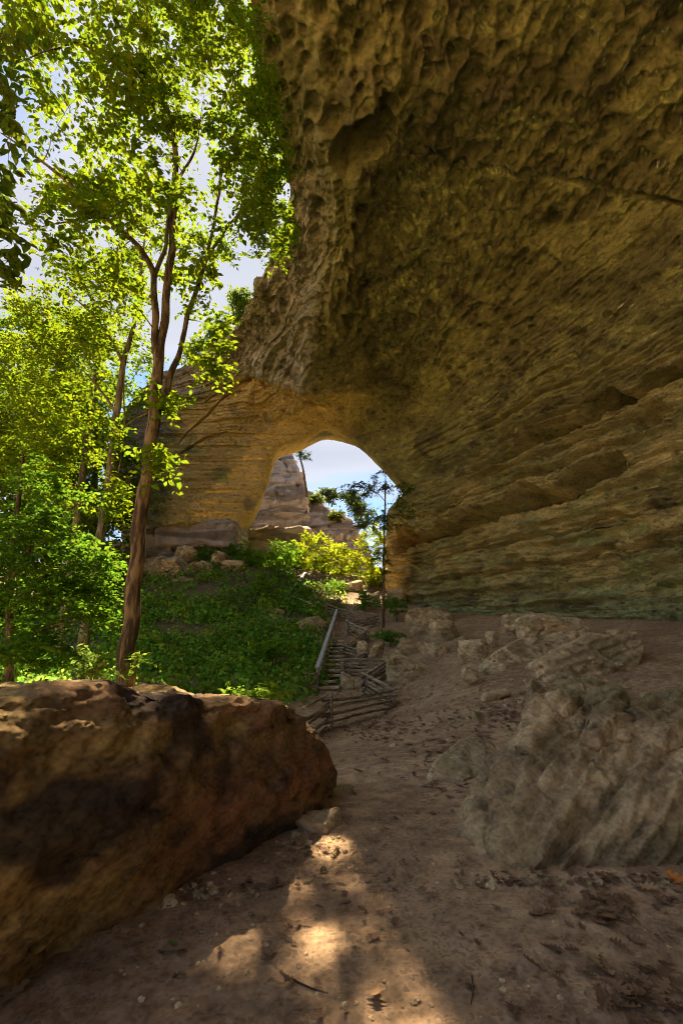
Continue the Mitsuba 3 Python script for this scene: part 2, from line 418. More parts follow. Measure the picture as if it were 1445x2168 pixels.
def cliff_mesh():
    p, C, r = cliff_surface(1080, 620)
    for k in range(3):
        p[..., k] = gaussian_filter(p[..., k], 2.0)
    n = normals(p)
    toward = np.sum(n * (np.array([-4, 8, 6.]) - p), -1, keepdims=True)
    n = np.where(toward.mean() > 0, n, -n)      # towards the open air
    wall = sstep(3.6, 2.2, C) * sstep(.4, 1.5, r)
    arch = sstep(10.5, 12.5, C) * 1.0
    ceil = (1 - wall) * (1 - arch)
    big = meshkit.fbm(p * .16, 4, 1) - .5
    d = 1.1 * big * sstep(2.0, 3.2, r)
    fine = sstep(6.2, 3.0, C) * sstep(8.6, 6.8, r)
    lipz = sstep(7.6, 9.0, C) * (1 - arch)
    # beds of the wall
    s = p[..., 2] + .55 * (meshkit.fbm(p * .22, 3, 4) - .5) * 2 - .03 * p[..., 0]
    q = np.stack([p[..., 0] * .10, p[..., 1] * .10, s * .95], -1)
    b1 = meshkit.fbm(q, 3, 21)
    q2 = np.stack([p[..., 0] * .35, p[..., 1] * .35, (s + .12 * p[..., 1] * np.sin(s * .9)) * 2.6], -1)
    b2 = meshkit.fbm(q2, 4, 22)
    saw = 0
    for fq, am, sd in ((1.05, .62, 81), (2.5, .36, 82), (4.6, .24, 83), (8.5, .11, 84)):
        tilt = .16 * np.sin(np.floor(s * .55) * 2.3) if fq > 2 else .03
        x_ = s * fq + tilt * fq * (p[..., 1] * .35 - p[..., 0] * .2) * .3 + .5 * meshkit.fbm(np.stack([p[..., 0] * .3, p[..., 1] * .3, s * .4], -1), 3, sd)
        b_ = np.floor(x_)
        on = meshkit.noise(np.stack([b_ * 3.7, p[..., 1] * .22 + b_, p[..., 0] * .2], -1), sd)
        saw = saw + am * sstep(.2, .6, on) * (np.clip((x_ - b_) * 9, 0, 1) * (1 - (x_ - b_)) ** 1.3 - .3)
    d += (wall + .55 * arch + .55 * (1 - wall) * fine + .5 * lipz * sstep(8.2, 6.2, r)) * saw
    d += wall * (.9 * (b1 - .5) + .30 * (np.abs(b2 - .5) * 2 - .3)) + arch * (.35 * (b1 - .5) + .16 * (b2 - .5))
    # beds seen on the ceiling's far part
    soff = sstep(6.2, 3.5, r)
    q3 = np.stack([p[..., 0] * .25 + p[..., 1] * .18, p[..., 1] * .9 - p[..., 0] * .55, s * 1.2], -1)
    d += ceil * .5 * (meshkit.fbm(q3, 4, 31) - .5) * (.4 + .6 * soff)
    # runnels and ribs on the near ceiling
    near = sstep(5.4, 7.0, r) * ceil * (1 - .8 * lipz)
    U = np.cumsum(np.r_[0, np.linalg.norm(np.diff(p[:, -200], axis=0), axis=1)])[:, None] / 4.2 + 0 * r
    rib = meshkit.fbm(np.stack([U * 4.6 + .35 * meshkit.fbm(np.stack([C, r * 1.4, 0 * C], -1) * 1.5, 3, 50), r * .55, 0 * C], -1), 4, 41)
    d += near * .62 * (.25 - np.abs(rib - .5) * 1.6)
    d += ceil * .36 * (1 - .3 * lipz) * (.2 - np.abs(meshkit.fbm(p * [.75, .5, .75], 4, 44) - .5) * 1.6)
    # pits
    pm = sstep(4.9, 5.9, r + 1.5 * wall) * sstep(9.9, 9.3, r) * (1 - arch) * (1 - .75 * wall) * (1 - .45 * lipz)
    on = pm > .02
    for cell, depth, seed in ((1.3, .40, 5), (.70, .36, 6), (.42, .23, 7)):
        w, k = cells3((p[on] + .18 * (meshkit.fbm(p[on] * 2.2, 2, seed)[:, None] - .5)) / cell * [1, .8, 1], seed)
        lump = meshkit.fbm(p[on] * .22, 3, seed + 90)
        rad = .26 + .24 * k
        d[on] -= depth * pm[on] * sstep(rad, rad * .5, w) * sstep(.36, .48, lump)
    # mid scale roughness
    d += (.12 + .15 * ceil) * (.32 - np.abs(meshkit.fbm(p * [1.5, 1.0, 1.5] + .8 * meshkit.fbm(p * .6, 2, 66)[..., None], 4, 65) - .5) * 2.4)
    d += .42 * (meshkit.fbm(p * 1.1, 4, 61) - .5) + .22 * (.3 - np.abs(meshkit.fbm(p * 2.4, 3, 62) - .5) * 2)
    # open bedding joints and the cavity
    for pts, wl, wh, dep, out in LEDGES:
        pts = np.array(pts)
        cj = np.interp(r, pts[:, 1], pts[:, 0]) + .035 * (meshkit.fbm(np.stack([r * 4, 0 * r, 0 * r], -1), 3, 77) - .5) * 2
        sgn = C - cj
        fade = sstep(pts[0, 1], pts[0, 1] + .5, r) * sstep(pts[-1, 1], pts[-1, 1] - .6, r)
        wv = wl + (wh - wl) * sstep(.25, .75, meshkit.fbm(np.stack([r * 2.1, 0 * r, 0 * r], -1), 3, 78))
        d -= fade * dep * sstep(-.012, .012, sgn) * sstep(wv + .015, wv - .005, sgn)
        d += fade * out * sstep(wv, wv + .03, sgn) * np.exp(-np.clip(sgn - wv, 0, 9) / .3)
    for pts, wd, dep in JOINTS:
        e, f = segdist(C, r, pts)
        wv = wd * (.5 + meshkit.noise(np.stack([f * 14, 0 * f, 0 * f], -1), 3)) * (.3 + .7 * np.sin(np.pi * np.clip(f, .02, .98)) ** .5)
        d -= dep * sstep(wv, wv * .3, e)
    for cc, rc, ac, ar, dep in CAVES:
        e = ((C - cc) / ac) ** 2 + ((r - rc) / ar) ** 2 + .5 * (meshkit.fbm(p * .7, 3, 71) - .5)
        d -= dep * sstep(1.0, .55, e)
    d -= 1.1 * np.exp(-((r - 4.5) / .28) ** 2) * sstep(6.4, 7.4, C) * sstep(12.4, 11.4, C)
    keep = sstep(0, 1.6, r) * (.22 + .78 * sstep(2.0, 3.4, r)) * (1 - .35 * np.exp(-((r - 5) / .35) ** 2))
    p = p + n * (d * keep)[..., None]
    uv = np.stack([C, r], -1).reshape(-1, 2)
    f = grid_faces(*C.shape)
    return (p.reshape(-1, 3), f), uv


LEDGES = [([(1.02, 2.4), (1.1, 3.2), (1.12, 4.4), (1.14, 5.8), (1.16, 6.55), (1.1, 7.2), (1.16, 8.0)], .10, .30, 4.2, 1.1),
          ([(1.98, 5.9), (1.98, 6.9), (2.0, 7.2), (2.0, 7.8), (2.04, 8.2), (2.1, 9.2)], .05, .24, 3.2, .9),
          ([(.52, 5.0), (.50, 6.0), (.52, 7.0), (.48, 8.0), (.5, 9.2)], .01, .05, .6, .12), ([(.8, 3.0), (.78, 4.5), (.8, 6.0), (.76, 7.4), (.74, 9.2)], .01, .05, .7, .15),
          ([(1.5, 4.6), (1.52, 6.2), (1.5, 7.6), (1.55, 9.2)], .01, .06, .7, .2), ([(2.5, 4.4), (2.55, 6.0), (2.6, 7.2)], .01, .05, .7, .2)]
JOINTS = [
          ([(6.6, 7.4), (5.87, 7.4), (5.33, 7.51), (4.81, 7.7), (4.39, 7.95), (3.6, 8.6)], .028, 1.2),
          ([(12.72, 5.3), (12.2, 4.9), (10.8, 3.8), (9.05, 3.65), (7.5, 3.3)], .06, .7), ([(13.6, 5.2), (12.98, 4.83), (12.36, 4.64), (11.6, 4.1)], .06, .6), ([(14.3, 5.5), (13.4, 4.5), (12.6, 3.6)], .05, .4)]
CAVES = [(7.62, 7.72, .78, .27, 2.6), (1.68, 8.22, .17, .2, 1.6), (.16, 7.37, .06, .2, .7), (.13, 4.9, .06, .25, .5), (.62, 6.6, .05, .12, .5), (.72, 7.9, .05, .3, .6)]
cm, cuv = cliff_mesh()
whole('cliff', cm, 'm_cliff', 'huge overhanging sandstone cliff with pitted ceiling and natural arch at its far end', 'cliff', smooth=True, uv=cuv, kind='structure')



def added_rear_wall():  # unseen wall, added to shut out sky light from behind
    """added wall behind where one stands, left side kept open for light"""
    u, w = np.meshgrid(np.linspace(0, 1, 90), np.linspace(0, 1, 90), indexing='ij')
    x = .5 + 14.7 * u
    prof = PchipInterpolator([0, .3, .65, 1], np.array([[-7.8, 20.6], [-12, 17], [-14.5, 8], [-15.5, -1.5]]))(w)
    p = np.stack([x, prof[..., 0] + 3.5 * np.clip(u - .6, 0, 1) ** 2 * 6, prof[..., 1] + 0 * x], -1)
    p += 1.6 * (np.stack([0 * x, meshkit.fbm(p * .4, 4, 91), meshkit.fbm(p * .4, 4, 92)], -1) - .5) * [0, 1, .5]
    return (p.reshape(-1, 3), grid_faces(90, 90)), np.stack([6 - 5 * w, 8 + 0 * w], -1).reshape(-1, 2)


rm, ruv = added_rear_wall()
whole('cliff', rm, 'm_cliff', 'added unseen sandstone wall behind the viewpoint that keeps sky light off the shelter', 'cliff', smooth=True, uv=ruv, kind='structure')

# ------------------------------------------------------------------ rocks
def rock_mesh(points, edge, seed, rough=.06, scale=1.0, bed=(0, 0, 1), bedamp=.03, bedfreq=9.0, soft=6, scoop=0.0, rib=0.0):
    pts = None if isinstance(points, tuple) else np.asarray(points, float)
    parts_ = points if isinstance(points, tuple) else (pts,)
    hull = None
    for one in parts_:
        h_ = m3.Manifold.hull_points([tuple(map(float, q)) for q in one]).refine_to_length(edge)
        hull = h_ if hull is None else hull + h_
    g = hull.to_mesh()
    t = trimesh.Trimesh(g.vert_properties[:, :3], g.tri_verts, process=True)
    trimesh.smoothing.filter_laplacian(t, lamb=.5, iterations=soft)
    v, n = np.array(t.vertices), np.array(t.vertex_normals)
    bed = np.asarray(bed, float) / np.linalg.norm(bed)
    o = seed * 7.31
    q = v / scale
    d = rough * 2.2 * (meshkit.fbm(q * 1.1 + o, 3, seed) - .5)
    d += rough * (.35 - np.abs(meshkit.fbm(q * 2.3 + o, 3, seed + 1) - .5) * 2.2)
    d += rough * .5 * (meshkit.fbm(q * 7 + o, 3, seed + 2) - .5)
    d -= rough * .8 * sstep(.034, .010, np.abs(meshkit.fbm(q * 1.5 + o + 11, 3, seed + 13) - .5)) * sstep(.42, .55, meshkit.fbm(q * 1.1 + o, 2, seed + 14))
    h = v @ bed
    w = h * bedfreq / scale + 1.6 * meshkit.fbm(q * 1.3 + o, 3, seed + 3)
    s1 = np.stack([q[:, 0] * .4, q[:, 1] * .4, w], 1)
    d += bedamp * 1.2 * (meshkit.fbm(s1, 3, seed + 4) - .5)
    b_ = np.floor(w)
    on = meshkit.noise(np.stack([b_ * 3.7, q[:, 0] * .8, q[:, 1] * .8 + b_], 1), seed + 5)
    d += bedamp * 1.8 * sstep(.2, .7, on) * (np.clip((w - b_) * 5, 0, 1) * (1 - (w - b_)) - .25)
    d += rough * .28 * (.3 - np.abs(meshkit.fbm(q * 27 + o, 2, seed + 12) - .5) * 2)
    d += rough * .45 * (.3 - np.abs(meshkit.fbm(q * 13 + o, 2, seed + 8) - .5) * 2)
    if rib:
        ax = np.cross(bed, [0, 1, 0]); ax /= np.linalg.norm(ax)
        oth = np.cross(bed, ax)
        qq = np.stack([v @ ax * .8, v @ oth * 1.4, h * 6.5], 1)
        qq[:, 2] += 1.5 * meshkit.fbm(v * 1.2, 2, seed + 11)
        d += rib * (.42 - np.abs(meshkit.fbm(qq, 3, seed + 9) - .5) * 2.6)
        d += rib * .4 * (.42 - np.abs(meshkit.fbm(qq * 2.2 + 7, 3, seed + 10) - .5) * 2.6)
    if scoop:
        a = meshkit.fbm(q * 1.7 + o + 3, 2, seed + 6)
        d -= scoop * sstep(.46, .66, a)
        b = meshkit.fbm(q * 4.1 + o + 5, 2, seed + 7)
        d -= scoop * .22 * sstep(.48, .66, b)
    t = trimesh.Trimesh(v + n * d[:, None], t.faces, process=False)
    return t


def blob_points(l, r, top, bot, Y, seed, deep=.8, sq=.75):
    """hull points of a rock that shows between these pixels at this distance, standing in the ground"""
    g = np.random.default_rng(seed)
    c = at((l + r) / 2, (top + bot) / 2, Y)
    hw, hh = (r - l) / 2 * np.linalg.norm(at(722, 1084, Y) - EYE) / FOC * 1.0, (bot - top) / 2 * Y / FOC * 1.05
    u = g.normal(size=(15, 3))
    u /= np.abs(u).max(1, keepdims=True) ** sq * np.linalg.norm(u, axis=1, keepdims=True) ** (1 - sq)
    u[:, 2] = np.where(u[:, 2] < 0, u[:, 2] * 1.6, u[:, 2])
    return c + u * [hw, hw * deep, hh] + [0, hw * deep * .5, 0]


ROCKGROUP = None
BO = 'm_boulder'
left_pts = [at(*q) for q in [(-420, 1640, 1.85), (-260, 1508, 2.1), (0, 1506, 2.52), (120, 1474, 2.8), (230, 1452, 3.02), (400, 1482, 3.42), (560, 1494, 3.98), (640, 1497, 4.5), (690, 1590, 4.9), (708, 1640, 5.0), (694, 1690, 5.0),
                             (-250, 1900, 2.05), (60, 1720, 2.72), (250, 1690, 3.14), (430, 1680, 3.5), (620, 1640, 4.2), (20, 1980, 2.80), (180, 1900, 3.12), (420, 1800, 3.66), (610, 1740, 4.3),
                             (50, 1474, 4.0), (160, 1448, 4.4), (-300, 1490, 3.6), (300, 1462, 4.9), (420, 1482, 5.2), (600, 1488, 5.5), (680, 1580, 5.6)]]
left_pts += [np.array(q) for q in [(-1.75, 2.6, -.3), (-1.35, 3.25, -.3), (-.65, 4.3, -.3), (-.2, 5.1, -.25), (-.4, 5.8, -.4), (-3.6, 4.2, -.4), (-3.4, 2.0, -.3), (-2.6, 5.6, -.4)]]
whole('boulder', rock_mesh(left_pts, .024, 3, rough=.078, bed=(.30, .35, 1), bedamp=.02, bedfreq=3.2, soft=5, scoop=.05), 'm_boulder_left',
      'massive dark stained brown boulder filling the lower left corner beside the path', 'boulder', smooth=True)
right_pts = [at(*q) for q in [(1068, 1850, 3.75), (1003, 1790, 4.15), (990, 1738, 4.6), (1062, 1606, 5.0), (1085, 1575, 4.75), (1135, 1508, 4.85), (1180, 1486, 4.9), (1230, 1482, 4.85), (1300, 1475, 4.75), (1330, 1490, 4.7), (1445, 1492, 4.6), (1760, 1500, 4.3),
                              (1240, 1862, 3.72), (1445, 1800, 4.05), (1800, 1760, 4.2), (1360, 1700, 4.0), (1180, 1690, 4.15), (1140, 1505, 6.2), (1300, 1490, 6.4), (1700, 1500, 6.4)]]
right_pts += [np.array(q) for q in [(1.2, 3.8, -.3), (1.3, 5.2, -.3), (1.6, 6.4, -.3), (4.2, 6.2, -.3), (4.4, 4.0, -.3), (2.0, 3.8, -.3)]]
low = [q if q[2] < .62 else q - [0, 0, .09] for q in right_pts]
bump1 = [at(*q) for q in [(1100, 1560, 4.72), (1132, 1508, 4.85), (1176, 1484, 4.9), (1222, 1480, 4.9), (1238, 1505, 4.8), (1225, 1620, 4.35), (1120, 1640, 4.4), (1150, 1490, 5.9), (1225, 1488, 5.9)]]
bump2 = [at(*q) for q in [(1246, 1494, 4.75), (1258, 1476, 4.8), (1296, 1468, 4.8), (1312, 1484, 4.72), (1318, 1560, 4.4), (1250, 1580, 4.35), (1262, 1480, 5.9), (1304, 1478, 5.9)]]
bump3 = [at(*q) for q in [(1350, 1498, 4.6), (1372, 1482, 4.6), (1440, 1490, 4.5), (1540, 1478, 4.4), (1560, 1560, 4.2), (1360, 1580, 4.3), (1380, 1486, 5.6), (1520, 1484, 5.6)]]
right_pts = (low, bump1, bump2, bump3)
whole('boulder', rock_mesh(right_pts, .022, 9, rough=.07, bed=(-.62, .35, .72), bedamp=.02, bedfreq=5, soft=3, scoop=.02, rib=.17), 'm_boulder_right',
      'big grey brown boulder with slanting ribbed layers at the right edge of the path', 'boulder', smooth=True)
slab_pts = [at(*q) for q in [(908, 1646, 5.9), (924, 1606, 6.25), (984, 1564, 6.65), (1042, 1574, 6.75), (1046, 1602, 6.4), (978, 1652, 5.85), (1014, 1640, 6.0)]]
slab_pts += [q - [0, -.15, .45] for q in slab_pts]
whole('rock', rock_mesh(slab_pts, .02, 19, rough=.045, scale=.9, bed=(-.3, -.3, .9), bedamp=.02, bedfreq=8, soft=1), BO, 'flat tilted grey slab lying beside the left end of the big ribbed boulder', 'rock', smooth=30)
FACES = [([(1022, 1422), (1050, 1384), (1105, 1352), (1170, 1340), (1240, 1334), (1264, 1350), (1268, 1400), (1200, 1430), (1110, 1432)], 14.6, 1.6, 1.8, 'broad sloping tan outcrop on the right sand slope, widest of its group', (-.45, .2, .85)),
         ([(1214, 1372), (1232, 1350), (1262, 1338), (1300, 1332), (1346, 1340), (1362, 1366), (1350, 1402), (1302, 1414), (1228, 1404)], 12.9, .5, 1.5, 'blocky boulder with shadowed right end resting on top of the tan outcrop', (-.3, .1, .9)),
         ([(1146, 1402), (1168, 1382), (1214, 1368), (1262, 1384), (1306, 1412), (1296, 1446), (1216, 1462), (1178, 1440)], 12.2, .7, 1.3, 'angular undercut boulder at the front foot of the tan outcrop', (-.35, .2, .9))]
for i, (ol, Y, lean, deep, lab, bed) in enumerate(FACES):
    ol = np.array(ol, float)
    rel = (ol[:, 1].max() - ol[:, 1]) / np.ptp(ol[:, 1])
    fp = [at(a, b, Y + lean * k) for (a, b), k in zip(ol, rel)]
    fp += [q + [.1, deep, -.08 - .25 * k] for q, k in zip(fp, rel)] + [np.array([q[0], q[1] + .1, q[2] - .4]) for q, k in zip(fp, rel) if k < .4]
    whole('rock', rock_mesh(fp, .04, 170 + i, rough=.09, scale=1.6, bed=bed, bedamp=.05, bedfreq=7, soft=1), BO, lab, 'rock', smooth=30)
ROCKS = [  # left, right, top, bottom pixel, distance, label
    (682, 745, 1676, 1730, 5.3, 'low pale rock tucked behind the right tip of the massive dark boulder', (0, 0, 1)),
    (612, 726, 1732, 1792, 4.45, 'small rounded brown rock in front of the dark boulder tip beside the path', (0, 0, 1)),
    (1105, 1240, 1300, 1350, 16.6, 'wedge shaped tan boulder behind the broad outcrop nearest the cliff wall', (-.4, 0, .9)),
    (1072, 1142, 1302, 1334, 18.5, 'thin leaning slab beside the wedge boulder just under the cliff wall', (-.6, 0, .7)),
    (893, 968, 1316, 1364, 22., 'flat topped pale boulder in the middle of the slope below the wall', (0, 0, 1)),
    (884, 946, 1360, 1402, 19.2, 'dark mossy rounded rock just right of the zigzag fence', (.3, 0, 1)),
    (838, 884, 1353, 1394, 20.6, 'pointed tan rock between the fence and the dark mossy rock', (.3, 0, 1)),
    (822, 915, 1386, 1450, 17.6, 'smooth half buried boulder right beside the fence corner', (.2, .3, 1)),
    (976, 1042, 1357, 1402, 16.6, 'rounded tan rock left of the broad outcrop on the sand', (.3, .2, 1)),
    (862, 956, 1286, 1334, 26.5, 'long low reddish outcrop below the far end of the cliff wall', (0, .2, 1)),
    (868, 900, 1328, 1350, 24., 'small dark rock between the reddish outcrop and the pale boulder', (0, .2, 1)),
    (1030, 1056, 1338, 1362, 18., 'small rock perched behind the rounded tan rock', (.5, .2, 1)),
    (962, 992, 1348, 1362, 19.5, 'little stone right of the flat topped pale boulder', (0, .2, 1)),
    (975, 1012, 1414, 1440, 14.2, 'flat little stone sunk in the sand below the rounded tan rock', (0, .2, 1)),
    (1118, 1162, 1441, 1474, 11.6, 'flat pale stone in front of the undercut boulder', (0, .2, 1)),
    (1025, 1080, 1462, 1485, 11.8, 'barely exposed stone slab in the sand at the middle of the slope', (0, .2, 1)),
    (1002, 1026, 1508, 1545, 9.6, 'stubby upright stone standing in the sand above the tilted slab', (0, .2, 1)),
    (1170, 1330, 1448, 1500, 9.4, 'low mound of rock behind the big ribbed boulder', (-.3, .2, 1)),
    (1368, 1424, 1470, 1505, 7.6, 'small knobby rock showing over the top of the ribbed boulder', (0, .2, 1)),
    (1424, 1475, 1474, 1506, 7.2, 'small rock at the right edge of the picture over the ribbed boulder', (0, .2, 1)),
    (755, 780, 1358, 1386, 21.2, 'tan rock poking out inside a fence corner', (0, .2, 1)),
    (780, 814, 1362, 1398, 20., 'steep grey rock close behind the fence beside the smooth boulder', (.6, .2, 1)),
    (721, 748, 1425, 1464, 17.9, 'thin upright leaning slab at the foot of the stairs', (-.9, .2, .4)),
    (632, 690, 1306, 1345, 26.5, 'smooth beige boulder left of the top of the stairs', (0, .2, 1)),
    (764, 808, 1250, 1296, 33.5, 'grey boulder among shrubs behind the upper fence', (0, .2, 1)),
    (716, 768, 1228, 1270, 36.5, 'grey block under the sunlit bushes at the head of the trail', (0, .2, 1)),
    (818, 860, 1246, 1284, 34., 'dark rock at the corner where the cliff wall meets the bushes', (.3, .2, 1)),
    (366, 418, 1154, 1188, 37.2, 'pale fallen block right under the arch pier', (.3, .2, 1)),
    (328, 404, 1178, 1242, 35.2, 'large tilted grey block in the rubble under the arch pier', (.5, .2, 1)),
    (384, 446, 1186, 1240, 35.6, 'rounded grey block in the middle of the pier rubble', (.2, .2, 1)),
    (346, 402, 1218, 1256, 33.2, 'brown block at the lower edge of the pier rubble', (.2, .2, 1)),
    (468, 514, 1186, 1218, 36., 'light block at the right end of the pier rubble', (.2, .2, 1)),
    (292, 350, 1176, 1240, 36., 'grey slab at the left end of the pier rubble beside the main trunk', (.6, .2, 1)),
    (436, 478, 1166, 1200, 37.2, 'mossy block between bushes below the pier', (.2, .2, 1)),
    (548, 600, 1290, 1330, 29., 'grey stone half overgrown in the hillside greenery left of the stairs', (.2, .2, 1)),
    (585, 612, 1340, 1375, 25.5, 'small stone showing through the hillside greenery', (.2, .2, 1))]
for i, (l, r_, t_, b_, Y, lab, bed) in enumerate(ROCKS):
    size = (r_ - l) * Y / FOC
    whole('rock', rock_mesh(blob_points(l, r_, t_, b_, Y, 131 + i, .8), max(.03, size / 42), 20 + i, rough=.055 * size, scale=size * .8, bed=bed, bedamp=.014 * size, bedfreq=7, soft=1), BO, lab, 'rock', smooth=30)


def slab(l, r, top, bot, Y, back, seed, bed, lab, name='rock_ledge', mat='m_far', edge=.22, amp=.2, rough=.35):
    p = []
    for a, b in ((l, top), (r, top), (l, bot), (r, bot), ((l + r) / 2, top), ((l + r) / 2, bot)):
        q = at(a, b, Y)
        p += [q, q + [0, back, 0]]
    whole(name, rock_mesh(p, edge, seed, rough=rough, scale=2.5, bed=bed, bedamp=amp, bedfreq=3.0, soft=3), mat, lab, 'rock ledge', smooth=True)


slab(262, 360, 1098, 1190, 39, 6, 61, (0, 0, 1), 'dark layered rock ledge under the left end of the arch pier')
slab(330, 494, 1104, 1158, 38.6, 6, 62, (0, .1, 1), 'pale cracked ledge block jutting out under the arch pier', edge=.18, amp=.1)
slab(180, 500, 1150, 1260, 40.5, 6, 63, (0, 0, 1), 'wide grey ledge at the bottom of the arch pier behind the rubble')
slab(478, 650, 1118, 1180, 45, 6, 64, (0, 0, 1), 'layered ledge at the foot of the grey pillar beyond the arch', amp=.3)


# far pillar and ridge beyond the arch
def far_rock(pts, edge, seed, lab, name='rock_pillar'):
    p = []
    for a, b, Y in pts:
        q = at(a, b, Y)
        p += [q, q + [-1.5, 9, -1.0]]
    whole(name, rock_mesh(p, edge, seed, rough=.7, scale=4., bed=(.04, 0, 1), bedamp=.55, bedfreq=4.5, soft=2), 'm_far', lab, name.replace('_', ' '), smooth=True)


far_rock([(520, 955, 60), (600, 948, 59), (612, 952, 59), (622, 985, 58.5), (634, 1035, 58), (652, 1075, 57.5), (660, 1190, 57), (460, 1190, 57), (450, 1000, 60)], .3, 71, 'tall tapering grey sandstone pillar seen through the arch')
far_rock([(600, 1040, 63), (640, 1045, 62), (668, 1062, 61.5), (712, 1082, 61), (752, 1108, 60), (775, 1150, 60), (780, 1210, 59), (600, 1210, 58)], .3, 72, 'low grey rock ridge sloping down to the right of the pillar', 'rock_ridge')


# ------------------------------------------------------------------ leaves and trees
def leaves(c, nrm, rng, size, base, jitter=.25, wide=.55, gold=.15, sag=.0, axis=None):
    """many leaves: two or four folded triangles each, with colours of their own"""
    n = len(c)
    nrm = nrm / (np.linalg.norm(nrm, axis=1, keepdims=True) + 1e-9)
    a = np.cross(nrm, rng.normal(size=(n, 3))) if axis is None else np.array(axis, float)
    a[:, 2] -= sag
    a -= nrm * np.sum(a * nrm, 1, keepdims=True)
    a /= np.linalg.norm(a, axis=1, keepdims=True) + 1e-9
    b = np.cross(nrm, a)
    s = size * rng.uniform(.5, 1.4, (n, 1))
    w = s * wide * .5
    up = nrm * s * .10
    v = np.stack([c - a * s * .5, c - a * s * .08 + b * w + up, c + a * s * .22 + b * w * .75 + up, c + a * s * .5 - up * .8, c + a * s * .22 - b * w * .75 + up, c - a * s * .08 - b * w + up], 1).reshape(-1, 3)
    o = (np.arange(n) * 6)[:, None]
    f = np.concatenate([o + [0, 1, 5], o + [1, 2, 4], o + [1, 4, 5], o + [2, 3, 4]], 0)
    k = rng.uniform(1 - jitter, 1 + jitter, (n, 1))
    y = rng.uniform(-gold, gold, (n, 1))
    col = np.clip(np.asarray(base) * k * np.concatenate([1 + y * 1.6, 1 + y * .4, 1 - y], 1), .004, .8)
    return v, f, np.repeat(col, 6, 0)


def add_leaves(t, name, lv, label=None, stuff=True):
    return part(t, name, (lv[0], lv[1]), 'm_leaf', color=lv[2], stuff=stuff, label=label)


class Tree:
    def __init__(self, limbs, seed):
        self.rng = np.random.default_rng(seed)
        self.limbs, self.nodes, self.rad = [], [], []
        for L in limbs:                                  # px, py, Y, radius
            q = np.array([[*at(*x[:3]), x[3]] for x in L], float)
            q = spline(q, max(8, len(q) * 7))
            wob = (meshkit.noise(q[:, :3] * 1.7 + seed, seed)[:, None] - .5) * .07
            q[:, :3] += wob * [1, 1, 0]
            self.limbs.append(q)
            self.nodes += list(q[:, :3])
            self.rad += list(q[:, 3])

    def twigs(self, targets, r0=.022):
        T_, N, RA = [], list(self.nodes), list(self.rad)
        root = cKDTree(np.array(self.nodes))
        order = np.argsort(root.query(targets)[0])
        tree, built = cKDTree(np.array(N)), len(N)
        for k, i in enumerate(order):
            if len(N) - built > 60:
                tree, built = cKDTree(np.array(N)), len(N)
            tg = targets[i]
            probe = tg - [0, 0, .18 * np.linalg.norm(tg - N[tree.query(tg)[1]])]
            j = tree.query(probe)[1]
            a = N[j]
            ln = np.linalg.norm(tg - a)
            mid = (a + tg) / 2 + [0, 0, .10 * ln] + self.rng.normal(size=3) * .05 * ln
            u = np.linspace(0, 1, 6)[:, None]
            p = a * (1 - u) ** 2 + mid * 2 * u * (1 - u) + tg * u ** 2
            ra = min(RA[j] * .75, r0 * (.5 + .35 * ln))
            rr = np.linspace(ra, .004, 6)
            T_.append((p, rr))
            N += list(p[2:])
            RA += list(rr[2:])
        return T_


def blobs(bl, rng):
    out = []
    for px, py, Y, rx, ry, dy, n in bl:
        u = rng.normal(size=(n, 3))
        u /= np.linalg.norm(u, axis=1, keepdims=True)
        u *= rng.uniform(.15, 1, (n, 1)) ** .45
        out.append(at(px + u[:, 0] * rx, py - u[:, 1] * ry, Y + u[:, 2] * dy))
    return np.vstack(out)


def spray(twigs, rng, per, spread, size, base, flat=.35, droop=.1, **kw):
    """leaves set alternately along short side twigs that fan out from each twig"""
    C_, N_, A_ = [], [], []
    for p, _ in twigs:
        tilt = rng.normal(size=3) * (.20 + .5 * flat) + [0, 0, 1]
        tilt /= np.linalg.norm(tilt)
        m = 7
        for k in range(max(1, int(round(per / m * rng.uniform(.6, 1.4))))):
            i = min(rng.uniform(.3, 1.05) * 5, 4.999)
            o = p[int(i)] + (p[int(i) + 1] - p[int(i)]) * (i % 1)
            d = rng.normal(size=3)
            d -= tilt * (d @ tilt) * (1 - flat)
            d /= np.linalg.norm(d) + 1e-9
            L = spread * rng.uniform(.9, 2.3)
            u = (np.arange(m) + rng.uniform(.4, 1.0)) / m
            side = np.cross(tilt, d)
            sg = np.where(np.arange(m) % 2, 1, -1)[:, None] * rng.uniform(.5, 1.1, (m, 1))
            pos = o + d * (u * L)[:, None] - np.array([0, 0, 1]) * (droop * L * 1.3 * u ** 2)[:, None] + side * sg * size * .40
            C_.append(pos + rng.normal(size=(m, 3)) * size * .12)
            A_.append(d * .75 + side * sg - np.array([0, 0, .25]) + rng.normal(size=(m, 3)) * .25)
            N_.append(tilt + rng.normal(size=(m, 3)) * .36)
    return leaves(np.vstack(C_), np.vstack(N_), rng, size, base, axis=np.vstack(A_), **kw)


def tree(name, label, limbs, bl, seed, per=60, spread=.34, size=.11, base=(.10, .16, .015), bark='m_bark', sides=10, group=None, r0=.022, **kw):
    t = thing(name, label, 'tree', group)
    tr = Tree(limbs, seed)
    for i, q in enumerate(tr.limbs):
        p = q[:, :3].copy()
        if i == 0:
            p[0, 2] = min(p[0, 2], float(gz(p[0, 0], p[0, 1])) - .2)
        part(t, 'trunk' if i == 0 else 'limb', tube(p, q[:, 3] * (1 + .12 * (meshkit.noise(p * 3, seed) - .5)), sides if i == 0 else 8), bark, smooth=True)
    tg = blobs(bl, tr.rng)
    tw = tr.twigs(tg, r0)
    part(t, 'twigs', join([tube(p, r, 4, cap=False) for p, r in tw]), bark, stuff=True)
    add_leaves(t, 'foliage', spray(tw, tr.rng, per, spread, size, base, **kw))
    return t


